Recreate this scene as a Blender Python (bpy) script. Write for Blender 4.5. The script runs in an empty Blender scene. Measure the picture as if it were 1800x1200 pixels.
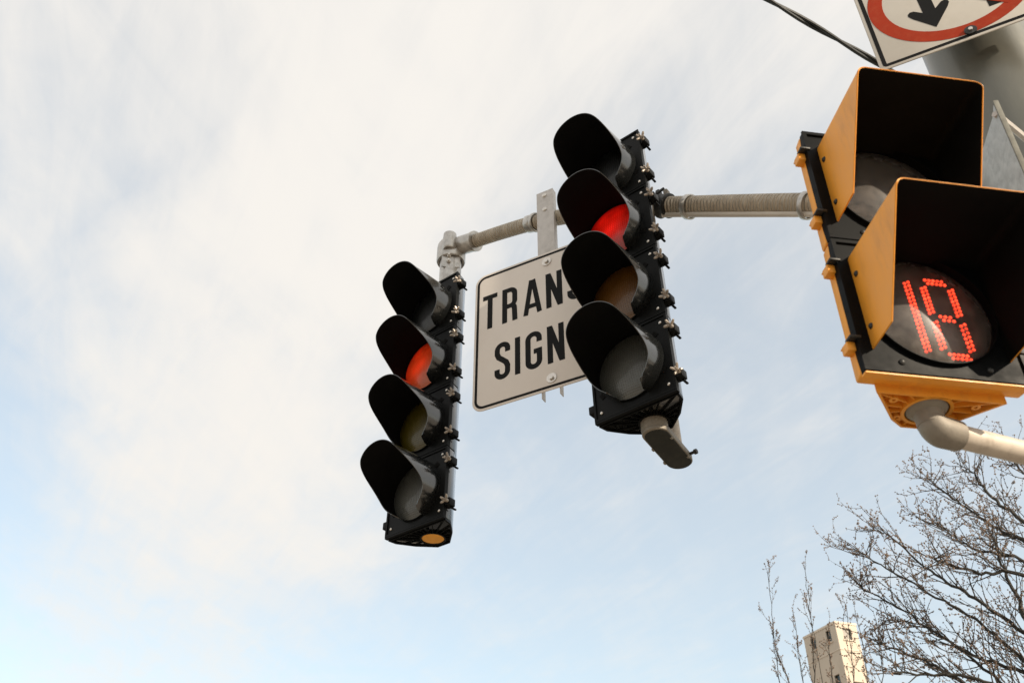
import bpy, bmesh, math, random
from mathutils import Vector, Matrix, Quaternion

R = math.radians
random.seed(11)
SC = bpy.context.scene
COL = SC.collection

# ------------------------------------------------------------------ camera
EYE = Vector((0, 0, 1.6))
PITCH = 0.6575
cd = bpy.data.cameras.new('camera')
cd.sensor_width = 36.0
cd.lens = 1640.0 / 1800.0 * 36.0
cd.clip_start = 0.05
cd.clip_end = 5000
cd.dof.use_dof = True
cd.dof.focus_distance = 3.75
cd.dof.aperture_fstop = 7.1
cam = bpy.data.objects.new('camera', cd)
COL.objects.link(cam)
cam.location = EYE
cam.rotation_euler = (math.pi / 2 + PITCH, 0.0, 0.0)
SC.camera = cam

# ------------------------------------------------------------------ sky and sun
SUN_AZ, SUN_EL = 131.0, 26.0
SC.view_settings.view_transform = 'Standard'
SC.view_settings.look = 'None'
SC.view_settings.gamma = 1.0
SC.view_settings.exposure = 0.85
SC.view_settings.use_curve_mapping = False

world = bpy.data.worlds.new('World')
SC.world = world
world.use_nodes = True
wt = world.node_tree
for n in list(wt.nodes):
    wt.nodes.remove(n)


def wn(kind, **kw):
    n = wt.nodes.new(kind)
    for k, v in kw.items():
        setattr(n, k, v)
    return n


def wm(op, a, b=None, c=None):
    n = wt.nodes.new('ShaderNodeMath')
    n.operation = op
    for i, q in enumerate((a, b, c)):
        if q is None:
            continue
        if isinstance(q, (int, float)):
            n.inputs[i].default_value = q
        else:
            wt.links.new(q, n.inputs[i])
    return n.outputs[0]


def wmap(v, a, b, c, d, smooth=True):
    n = wt.nodes.new('ShaderNodeMapRange')
    n.interpolation_type = 'SMOOTHSTEP' if smooth else 'LINEAR'
    wt.links.new(v, n.inputs[0])
    for i, q in enumerate((a, b, c, d)):
        n.inputs[i + 1].default_value = q
    return n.outputs[0]


out = wn('ShaderNodeOutputWorld')
sky = wn('ShaderNodeTexSky', sky_type='NISHITA', sun_disc=False)
sky.sun_elevation = R(SUN_EL)
sky.sun_rotation = R(SUN_AZ)
sky.air_density = 1.0
sky.dust_density = 1.0
bg_sky = wn('ShaderNodeBackground')
bg_sky.inputs[1].default_value = 0.15
tint = wn('ShaderNodeVectorMath', operation='MULTIPLY')
tint.inputs[1].default_value = (1.0, 1.08, 0.95)
wt.links.new(sky.outputs[0], tint.inputs[0])
wt.links.new(tint.outputs[0], bg_sky.inputs[0])
bg_cloud = wn('ShaderNodeBackground')
bg_cloud.inputs[0].default_value = (0.520, 0.500, 0.472, 1)
bg_cloud.inputs[1].default_value = 1.0
tc = wn('ShaderNodeTexCoord')
sx = wn('ShaderNodeSeparateXYZ')
wt.links.new(tc.outputs['Generated'], sx.inputs[0])
zc = wm('MAXIMUM', wm('ABSOLUTE', sx.outputs[2]), 0.1)
U = wm('DIVIDE', sx.outputs[0], zc)
V = wm('DIVIDE', sx.outputs[1], zc)
S0 = wm('ADD', wm('MULTIPLY', U, 0.894), wm('MULTIPLY', V, 0.447))
T0 = wm('SUBTRACT', wm('MULTIPLY', U, 0.447), wm('MULTIPLY', V, 0.894))


def noise(sx_, ty_, scale, detail, rough, off, dist=0.0):
    cx = wn('ShaderNodeCombineXYZ')
    wt.links.new(wm('MULTIPLY', S0, sx_), cx.inputs[0])
    wt.links.new(wm('MULTIPLY', T0, ty_), cx.inputs[1])
    cx.inputs[2].default_value = off
    n = wn('ShaderNodeTexNoise')
    n.inputs['Scale'].default_value = scale
    n.inputs['Detail'].default_value = detail
    n.inputs['Roughness'].default_value = rough
    n.inputs['Distortion'].default_value = dist
    wt.links.new(cx.outputs[0], n.inputs['Vector'])
    return n.outputs[0]


n_big = noise(1.0, 0.7, 1.1, 5, 0.5, 3.1, 0.4)
n_mid = noise(1.3, 0.8, 2.6, 8, 0.58, 7.7, 0.7)
n_fine = noise(2.8, 0.55, 4.5, 7, 0.6, 1.3, 1.0)
warp = wm('MULTIPLY', wm('SUBTRACT', n_big, 0.5), 0.9)
sw = wm('ADD', S0, warp)
# banks of thin cloud lying in parallel bands across the whole sky
band = wmap(wm('ABSOLUTE', wm('SUBTRACT', wm('PINGPONG', wm('ADD', sw, 4.72), 2.2), 0.62)), 0.10, 0.55, 1.0, 0.0)
band = wm('MULTIPLY', band, wmap(wm('ADD', V, wm('MULTIPLY', n_big, 0.8)), 1.9, 3.2, 1.0, 0.35))
veil = wmap(wm('ADD', V, wm('MULTIPLY', wm('SUBTRACT', n_big, 0.5), 1.2)), 0.5, 1.6, 0.80, 0.0)
dens = wm('MAXIMUM', band, veil)
dens = wm('ADD', dens, wm('MULTIPLY', wm('SUBTRACT', n_mid, 0.5), 1.0))
dens = wm('ADD', dens, wm('MULTIPLY', wm('SUBTRACT', n_fine, 0.5), 0.65))
cxr = wn('ShaderNodeCombineXYZ')
wt.links.new(wm('ADD', wm('MULTIPLY', U, 5.0), wm('MULTIPLY', V, -1.2)), cxr.inputs[0])
wt.links.new(wm('MULTIPLY', V, 1.1), cxr.inputs[1])
rip = wn('ShaderNodeTexNoise')
rip.inputs['Scale'].default_value = 1.7
rip.inputs['Detail'].default_value = 6
rip.inputs['Roughness'].default_value = 0.55
rip.inputs['Distortion'].default_value = 0.6
wt.links.new(cxr.outputs[0], rip.inputs['Vector'])
dens = wm('ADD', dens, wm('MULTIPLY', wm('SUBTRACT', rip.outputs[0], 0.5), 0.55))
fac = wmap(dens, -0.25, 1.15, 0.46, 1.0)
mx = wn('ShaderNodeMixShader')
wt.links.new(fac, mx.inputs[0])
wt.links.new(bg_sky.outputs[0], mx.inputs[1])
wt.links.new(bg_cloud.outputs[0], mx.inputs[2])
wt.links.new(mx.outputs[0], out.inputs[0])

sd = bpy.data.lights.new('sun', 'SUN')
sd.energy = 3.6
sd.angle = R(0.53)
sd.color = (1.0, 0.86, 0.68)
sun = bpy.data.objects.new('sun', sd)
COL.objects.link(sun)
sv = Vector((math.sin(R(SUN_AZ)) * math.cos(R(SUN_EL)), math.cos(R(SUN_AZ)) * math.cos(R(SUN_EL)), math.sin(R(SUN_EL))))
sun.rotation_euler = sv.to_track_quat('Z', 'Y').to_euler()
sun.location = sv * 40


# ------------------------------------------------------------------ materials
MATS = {}


def mat(name, color, rough=0.5, metal=0.0, var=0.0, vscale=6.0, bump=0.0, bscale=60.0, coat=0.0,
        spec=0.5, emit=None, estr=0.0, dirt=None, dirt_amt=0.0, dirt_scale=9.0, stretch=None, rvar=0.0):
    m = bpy.data.materials.new(name)
    m.use_nodes = True
    nt = m.node_tree
    b = nt.nodes['Principled BSDF']
    b.inputs['Base Color'].default_value = (*color, 1)
    b.inputs['Roughness'].default_value = rough
    b.inputs['Metallic'].default_value = metal
    b.inputs['Coat Weight'].default_value = coat
    b.inputs['Coat Roughness'].default_value = 0.08
    b.inputs['Specular IOR Level'].default_value = spec
    tcn = nt.nodes.new('ShaderNodeTexCoord')
    vec = tcn.outputs['Object']
    if stretch:
        mp = nt.nodes.new('ShaderNodeMapping')
        mp.inputs['Scale'].default_value = stretch
        nt.links.new(vec, mp.inputs[0])
        vec = mp.outputs[0]
    csock = None
    if var > 0:
        nz = nt.nodes.new('ShaderNodeTexNoise')
        nz.inputs['Scale'].default_value = vscale
        nz.inputs['Detail'].default_value = 6
        nz.inputs['Roughness'].default_value = 0.6
        nt.links.new(vec, nz.inputs['Vector'])
        mr = nt.nodes.new('ShaderNodeMapRange')
        mr.inputs[1].default_value = 0.3
        mr.inputs[2].default_value = 0.7
        mr.inputs[3].default_value = 1 - var
        mr.inputs[4].default_value = 1 + var
        nt.links.new(nz.outputs[0], mr.inputs[0])
        vm = nt.nodes.new('ShaderNodeVectorMath')
        vm.operation = 'SCALE'
        vm.inputs[0].default_value = color
        nt.links.new(mr.outputs[0], vm.inputs['Scale'])
        csock = vm.outputs[0]
        if rvar > 0:
            m3 = nt.nodes.new('ShaderNodeMapRange')
            m3.inputs[1].default_value = 0.3
            m3.inputs[2].default_value = 0.7
            m3.inputs[3].default_value = max(0.05, rough - rvar)
            m3.inputs[4].default_value = rough + rvar
            nt.links.new(nz.outputs[0], m3.inputs[0])
            nt.links.new(m3.outputs[0], b.inputs['Roughness'])
    if dirt is not None:
        nz2 = nt.nodes.new('ShaderNodeTexNoise')
        nz2.inputs['Scale'].default_value = dirt_scale
        nz2.inputs['Detail'].default_value = 9
        nz2.inputs['Roughness'].default_value = 0.7
        nt.links.new(vec, nz2.inputs['Vector'])
        m2 = nt.nodes.new('ShaderNodeMapRange')
        m2.inputs[1].default_value = 0.5
        m2.inputs[2].default_value = 0.72
        m2.inputs[3].default_value = 0
        m2.inputs[4].default_value = dirt_amt
        nt.links.new(nz2.outputs[0], m2.inputs[0])
        mxn = nt.nodes.new('ShaderNodeMix')
        mxn.data_type = 'RGBA'
        nt.links.new(m2.outputs[0], mxn.inputs[0])
        if csock:
            nt.links.new(csock, mxn.inputs[6])
        else:
            mxn.inputs[6].default_value = (*color, 1)
        mxn.inputs[7].default_value = (*dirt, 1)
        csock = mxn.outputs[2]
    if csock:
        nt.links.new(csock, b.inputs['Base Color'])
    if bump > 0:
        nb = nt.nodes.new('ShaderNodeTexNoise')
        nb.inputs['Scale'].default_value = bscale
        nb.inputs['Detail'].default_value = 4
        nt.links.new(vec, nb.inputs['Vector'])
        bp = nt.nodes.new('ShaderNodeBump')
        bp.inputs['Strength'].default_value = bump
        bp.inputs['Distance'].default_value = 0.003
        nt.links.new(nb.outputs[0], bp.inputs['Height'])
        nt.links.new(bp.outputs[0], b.inputs['Normal'])
    if emit:
        b.inputs['Emission Color'].default_value = (*emit, 1)
        b.inputs['Emission Strength'].default_value = estr
    MATS[name] = m
    return m


black = mat('black_polycarbonate', (0.0040, 0.0044, 0.0044), 0.42, var=0.25, vscale=14, bump=0.05, bscale=60, rvar=0.08, spec=0.12)
black_side = mat('black_polycarbonate_shell', (0.008, 0.0088, 0.009), 0.22, var=0.25, vscale=9, bump=0.10, bscale=18, rvar=0.06, spec=0.8, coat=0.8)
black_matte = mat('black_visor_inside', (0.0042, 0.0040, 0.0036), 0.7, var=0.3, vscale=12, spec=0.10, rvar=0.1)
black_gloss = mat('black_gloss_door', (0.004, 0.0046, 0.005), 0.45, var=0.3, vscale=16, spec=0.05, rvar=0.1)
yellow = mat('signal_yellow', (0.80, 0.325, 0.030), 0.45, var=0.06, vscale=9, bump=0.04, bscale=120,
             dirt=(0.50, 0.22, 0.05), dirt_amt=0.55, dirt_scale=13, spec=0.45, rvar=0.12, stretch=(1.6, 1.6, 0.45))
plug_yellow = mat('plug_yellow', (0.85, 0.38, 0.045), 0.4, var=0.08, vscale=30)
galv = mat('galvanised_fitting', (0.50, 0.48, 0.45), 0.36, 0.75, var=0.3, vscale=26, bump=0.08, bscale=70,
           dirt=(0.22, 0.18, 0.13), dirt_amt=0.5, dirt_scale=22, rvar=0.1)
alu = mat('aluminium_bar', (0.50, 0.47, 0.44), 0.5, 0.25, var=0.10, vscale=25, bump=0.03, bscale=200,
          dirt=(0.26, 0.23, 0.20), dirt_amt=0.5, dirt_scale=16)
cast = mat('weathered_casting', (0.215, 0.19, 0.155), 0.6, 0.15, var=0.15, vscale=30, bump=0.10, bscale=150,
           dirt=(0.20, 0.17, 0.13), dirt_amt=0.6, dirt_scale=20)
pipe_paint = mat('pipe_paint', (0.50, 0.44, 0.37), 0.5, 0.1, var=0.10, vscale=20, bump=0.05, bscale=150,
                 dirt=(0.18, 0.13, 0.09), dirt_amt=0.55, dirt_scale=26)
conduit_m = mat('conduit_plastic', (0.56, 0.52, 0.46), 0.45, var=0.08, vscale=12)
grey_under = mat('dark_underside', (0.026, 0.027, 0.023), 0.55, var=0.15, vscale=25, dirt=(0.06, 0.055, 0.04), dirt_amt=0.35, dirt_scale=30, spec=0.2)  # near-black colour for the slab under the bracket channel
steel = mat('zinc_steel', (0.62, 0.58, 0.53), 0.32, 0.9, var=0.15, vscale=60)
wing_m = mat('wing_nut_zinc', (0.36, 0.31, 0.26), 0.42, 0.45, var=0.2, vscale=80)
black_iron = mat('black_iron', (0.022, 0.022, 0.021), 0.5, 0.3, var=0.3, vscale=40, bump=0.1, bscale=120)
pole_m = mat('pole_steel', (0.150, 0.148, 0.126), 0.32, 0.4, var=0.2, vscale=8, bump=0.03, bscale=60,
             dirt=(0.14, 0.14, 0.13), dirt_amt=0.4, dirt_scale=6, stretch=(1, 1, 0.25), rvar=0.06)
rail_m = mat('shaded_rail', (0.16, 0.16, 0.14), 0.7, var=0.2, vscale=30, spec=0.2)  # shade on the panel's edge rail is put into this darker base colour
plate_m = mat('galvanised_sheet', (0.40, 0.42, 0.42), 0.6, 0.1, var=0.2, vscale=24, bump=0.05, bscale=60,
              dirt=(0.18, 0.19, 0.2), dirt_amt=0.6, dirt_scale=26)
sign_white = mat('sign_white', (0.68, 0.615, 0.55), 0.42, var=0.035, vscale=5, dirt=(0.45, 0.38, 0.32), dirt_amt=0.22, dirt_scale=5, spec=0.3)
sign_black = mat('sign_black_print', (0.006, 0.006, 0.006), 0.6, var=0.1, vscale=20, spec=0.12)
sign_edge = mat('sign_edge', (0.52, 0.49, 0.46), 0.5, 0.2, var=0.1, vscale=30)
sign_white2 = mat('reflective_white', (0.47, 0.445, 0.40), 0.6, var=0.06, vscale=6, dirt=(0.40, 0.36, 0.30), dirt_amt=0.4, dirt_scale=9)
sign_red = mat('sign_red', (0.31, 0.027, 0.005), 0.6, var=0.07, vscale=12, dirt=(0.42, 0.12, 0.05), dirt_amt=0.25, dirt_scale=30, spec=0.15)
rubber = mat('cable_rubber', (0.011, 0.014, 0.015), 0.5, var=0.2, vscale=20)
led_m = mat('led_red', (0.5, 0.02, 0.01), 0.2, emit=(1.0, 0.055, 0.018), estr=1.0)
_nt = led_m.node_tree
_b = _nt.nodes['Principled BSDF']
_lw = _nt.nodes.new('ShaderNodeNewGeometry')
_sp = _nt.nodes.new('ShaderNodeSeparateXYZ')
_tc = _nt.nodes.new('ShaderNodeTexCoord')
_vt = _nt.nodes.new('ShaderNodeVectorTransform')
_vt.vector_type = 'NORMAL'
_vt.convert_from = 'WORLD'
_vt.convert_to = 'OBJECT'
_nt.links.new(_lw.outputs['Normal'], _vt.inputs[0])
_nt.links.new(_vt.outputs[0], _sp.inputs[0])
_mr = _nt.nodes.new('ShaderNodeMapRange')
_mr.inputs[1].default_value = -0.98
_mr.inputs[2].default_value = -0.35
_mr.inputs[3].default_value = 1.0
_mr.inputs[4].default_value = 0.22
_nt.links.new(_sp.outputs[1], _mr.inputs[0])
_nz = _nt.nodes.new('ShaderNodeTexNoise')
_nz.inputs['Scale'].default_value = 70
_nt.links.new(_tc.outputs['Object'], _nz.inputs['Vector'])
_m2 = _nt.nodes.new('ShaderNodeMapRange')
_m2.inputs[1].default_value = 0.3
_m2.inputs[2].default_value = 0.7
_m2.inputs[3].default_value = 1.0
_m2.inputs[4].default_value = 2.8
_nt.links.new(_nz.outputs[0], _m2.inputs[0])
_mu = _nt.nodes.new('ShaderNodeMath')
_mu.operation = 'MULTIPLY'
_nt.links.new(_mr.outputs[0], _mu.inputs[0])
_nt.links.new(_m2.outputs[0], _mu.inputs[1])
_nt.links.new(_mu.outputs[0], _b.inputs['Emission Strength'])
led_core = led_m
bark = mat('bark', (0.030, 0.027, 0.021), 0.85, var=0.35, vscale=9, bump=0.4, bscale=40)
twig_m = mat('twig_bark', (0.040, 0.033, 0.026), 0.8, var=0.3, vscale=5)
bud_m = mat('bud', (0.17, 0.115, 0.08), 0.6, var=0.4, vscale=3)
tower_m = mat('tower_render', (0.58, 0.50, 0.41), 0.8, var=0.05, vscale=0.6, dirt=(0.45, 0.37, 0.29), dirt_amt=0.4, dirt_scale=0.9, stretch=(1, 1, 0.5))
tower_trim = mat('tower_trim', (0.66, 0.57, 0.47), 0.8, var=0.05, vscale=1)
tower_dark = mat('window_frame_paint', (0.05, 0.055, 0.05), 0.6, var=0.1, vscale=3)
glass_dark = mat('window_glass', (0.018, 0.03, 0.03), 0.12, var=0.1, vscale=2)
blind_m = mat('window_blind', (0.36, 0.33, 0.30), 0.7, var=0.05, vscale=4)
ground_m = mat('ground_earth', (0.16, 0.13, 0.095), 0.95, var=0.2, vscale=0.3, bump=0.3, bscale=4)
asphalt = mat('asphalt', (0.055, 0.053, 0.05), 0.9, var=0.2, vscale=2, bump=0.4, bscale=60)
concrete = mat('concrete_paving', (0.27, 0.235, 0.195), 0.85, var=0.12, vscale=1.2, bump=0.2, bscale=50)
paint_w = mat('road_paint', (0.72, 0.71, 0.68), 0.7, var=0.1, vscale=5)


def lens_mat(name, color, emit=None, estr=0.0, cell=215.0, coat=0.4, rough=0.32, hot=(0.0, 0.0)):
    """moulded traffic lens: a fine grid of prism cells; a lit one glows unevenly from the lamp behind"""
    m = bpy.data.materials.new(name)
    m.use_nodes = True
    nt = m.node_tree
    b = nt.nodes['Principled BSDF']
    b.inputs['Base Color'].default_value = (*color, 1)
    b.inputs['Roughness'].default_value = rough
    b.inputs['Coat Weight'].default_value = coat
    b.inputs['Coat Roughness'].default_value = 0.15
    t = nt.nodes.new('ShaderNodeTexCoord')
    hs = []
    for ax in ('X', 'Z'):
        w = nt.nodes.new('ShaderNodeTexWave')
        w.wave_type = 'BANDS'
        w.bands_direction = ax
        w.inputs['Scale'].default_value = cell / 6.28318
        w.inputs['Distortion'].default_value = 0.0
        nt.links.new(t.outputs['Object'], w.inputs[0])
        hs.append(w.outputs['Fac'])
    a = nt.nodes.new('ShaderNodeMath')
    a.operation = 'MULTIPLY'
    nt.links.new(hs[0], a.inputs[0])
    nt.links.new(hs[1], a.inputs[1])
    bp = nt.nodes.new('ShaderNodeBump')
    bp.inputs['Strength'].default_value = 0.5
    bp.inputs['Distance'].default_value = 0.0025
    nt.links.new(a.outputs[0], bp.inputs['Height'])
    nt.links.new(bp.outputs[0], b.inputs['Normal'])
    nz = nt.nodes.new('ShaderNodeTexNoise')
    nz.inputs['Scale'].default_value = 9.0
    nz.inputs['Detail'].default_value = 2.0
    nt.links.new(t.outputs['Object'], nz.inputs['Vector'])
    if emit:
        # the lamp sits behind the upper half: hot there, fading out, broken up by the reflector and the prisms
        b.inputs['Emission Color'].default_value = (*emit, 1)
        ds = nt.nodes.new('ShaderNodeVectorMath')
        ds.operation = 'DISTANCE'
        ds.inputs[1].default_value = (hot[0], -0.015, hot[1])
        nt.links.new(t.outputs['Object'], ds.inputs[0])
        rd = nt.nodes.new('ShaderNodeMapRange')
        rd.interpolation_type = 'SMOOTHSTEP'
        rd.inputs[1].default_value = 0.0
        rd.inputs[2].default_value = 0.15
        rd.inputs[3].default_value = 1.0
        rd.inputs[4].default_value = 0.10
        nt.links.new(ds.outputs['Value'], rd.inputs[0])
        mr = nt.nodes.new('ShaderNodeMapRange')
        mr.inputs[1].default_value = 0.33
        mr.inputs[2].default_value = 0.66
        mr.inputs[3].default_value = 0.30
        mr.inputs[4].default_value = 1.0
        nt.links.new(nz.outputs[0], mr.inputs[0])
        gr = nt.nodes.new('ShaderNodeMapRange')
        gr.inputs[3].default_value = 0.62
        gr.inputs[4].default_value = 1.15
        nt.links.new(a.outputs[0], gr.inputs[0])
        q1 = nt.nodes.new('ShaderNodeMath')
        q1.operation = 'MULTIPLY'
        nt.links.new(rd.outputs[0], q1.inputs[0])
        nt.links.new(mr.outputs[0], q1.inputs[1])
        q2 = nt.nodes.new('ShaderNodeMath')
        q2.operation = 'MULTIPLY'
        nt.links.new(q1.outputs[0], q2.inputs[0])
        nt.links.new(gr.outputs[0], q2.inputs[1])
        q3 = nt.nodes.new('ShaderNodeMath')
        q3.operation = 'MULTIPLY'
        nt.links.new(q2.outputs[0], q3.inputs[0])
        q3.inputs[1].default_value = estr
        nt.links.new(q3.outputs[0], b.inputs['Emission Strength'])
    else:
        mr = nt.nodes.new('ShaderNodeMapRange')
        mr.inputs[1].default_value = 0.3
        mr.inputs[2].default_value = 0.7
        mr.inputs[3].default_value = 0.8
        mr.inputs[4].default_value = 1.25
        nt.links.new(nz.outputs[0], mr.inputs[0])
        vm = nt.nodes.new('ShaderNodeVectorMath')
        vm.operation = 'SCALE'
        vm.inputs[0].default_value = color
        nt.links.new(mr.outputs[0], vm.inputs['Scale'])
        nt.links.new(vm.outputs[0], b.inputs['Base Color'])
    MATS[name] = m
    return m


lens_red = lens_mat('lens_red_lit', (0.22, 0.014, 0.004), emit=(1.0, 0.007, 0.003), estr=0.62, hot=(-0.02, 0.03))
lens_red_far = lens_mat('lens_red_orange', (0.40, 0.085, 0.014), emit=(1.0, 0.020, 0.004), estr=0.50, hot=(-0.05, 0.02))
lens_amber = lens_mat('lens_amber', (0.105, 0.042, 0.004))
lens_olive = lens_mat('lens_olive', (0.058, 0.044, 0.002))
lens_clear = lens_mat('lens_clear', (0.065, 0.067, 0.060))
lens_dark = lens_mat('lens_dark', (0.007, 0.008, 0.008))

# clear cover with a film of road dust, over the pedestrian countdown
cover = bpy.data.materials.new('dusty_clear_cover')
cover.use_nodes = True
nt = cover.node_tree
pb = nt.nodes['Principled BSDF']
pb.inputs['Base Color'].default_value = (0.72, 0.62, 0.53, 1)
pb.inputs['Roughness'].default_value = 0.5
tr = nt.nodes.new('ShaderNodeBsdfTransparent')
gl = nt.nodes.new('ShaderNodeBsdfGlossy')
gl.inputs['Roughness'].default_value = 0.30
fr = nt.nodes.new('ShaderNodeFresnel')
fr.inputs[0].default_value = 1.5
nz = nt.nodes.new('ShaderNodeTexNoise')
nz.inputs['Scale'].default_value = 38
nz.inputs['Detail'].default_value = 8
nz.inputs['Roughness'].default_value = 0.7
t = nt.nodes.new('ShaderNodeTexCoord')
nt.links.new(t.outputs['Object'], nz.inputs['Vector'])
mr = nt.nodes.new('ShaderNodeMapRange')
mr.inputs[1].default_value = 0.35
mr.inputs[2].default_value = 0.75
mr.inputs[3].default_value = 0.07
mr.inputs[4].default_value = 0.27
nt.links.new(nz.outputs[0], mr.inputs[0])
tl_ = nt.nodes.new('ShaderNodeBsdfTranslucent')
tl_.inputs[0].default_value = (0.6, 0.5, 0.42, 1)
md = nt.nodes.new('ShaderNodeMixShader')
md.inputs[0].default_value = 0.35
nt.links.new(pb.outputs[0], md.inputs[1])
nt.links.new(tl_.outputs[0], md.inputs[2])
m1 = nt.nodes.new('ShaderNodeMixShader')
nt.links.new(mr.outputs[0], m1.inputs[0])
nt.links.new(tr.outputs[0], m1.inputs[1])
nt.links.new(md.outputs[0], m1.inputs[2])
m2 = nt.nodes.new('ShaderNodeMixShader')
nt.links.new(fr.outputs[0], m2.inputs[0])
nt.links.new(m1.outputs[0], m2.inputs[1])
nt.links.new(gl.outputs[0], m2.inputs[2])
nt.links.new(m2.outputs[0], nt.nodes['Material Output'].inputs[0])


def ribbed(name, base, band, freq):
    """pipe wrapped in tape: rings along its length (attribute s = metres along the pipe)"""
    m = mat(name, base, 0.55, 0.1, var=0.12, vscale=18, bump=0.0, dirt=band, dirt_amt=0.6, dirt_scale=30)
    nt = m.node_tree
    b = nt.nodes['Principled BSDF']
    at = nt.nodes.new('ShaderNodeAttribute')
    at.attribute_name = 's'
    nz = nt.nodes.new('ShaderNodeTexNoise')
    nz.inputs['Scale'].default_value = 20
    tcn = nt.nodes.new('ShaderNodeTexCoord')
    nt.links.new(tcn.outputs['Object'], nz.inputs['Vector'])
    ad = nt.nodes.new('ShaderNodeMath')
    ad.operation = 'MULTIPLY_ADD'
    nt.links.new(nz.outputs[0], ad.inputs[0])
    ad.inputs[1].default_value = 0.02
    nt.links.new(at.outputs['Fac'], ad.inputs[2])
    mu = nt.nodes.new('ShaderNodeMath')
    mu.operation = 'MULTIPLY'
    nt.links.new(ad.outputs[0], mu.inputs[0])
    mu.inputs[1].default_value = freq
    sn = nt.nodes.new('ShaderNodeMath')
    sn.operation = 'SINE'
    nt.links.new(mu.outputs[0], sn.inputs[0])
    bp = nt.nodes.new('ShaderNodeBump')
    bp.inputs['Strength'].default_value = 1.0
    bp.inputs['Distance'].default_value = 0.0035
    nt.links.new(sn.outputs[0], bp.inputs['Height'])
    nt.links.new(bp.outputs[0], b.inputs['Normal'])
    return m


arm_m = ribbed('wrapped_arm', (0.47, 0.405, 0.315), (0.22, 0.175, 0.125), 380.0)


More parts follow.
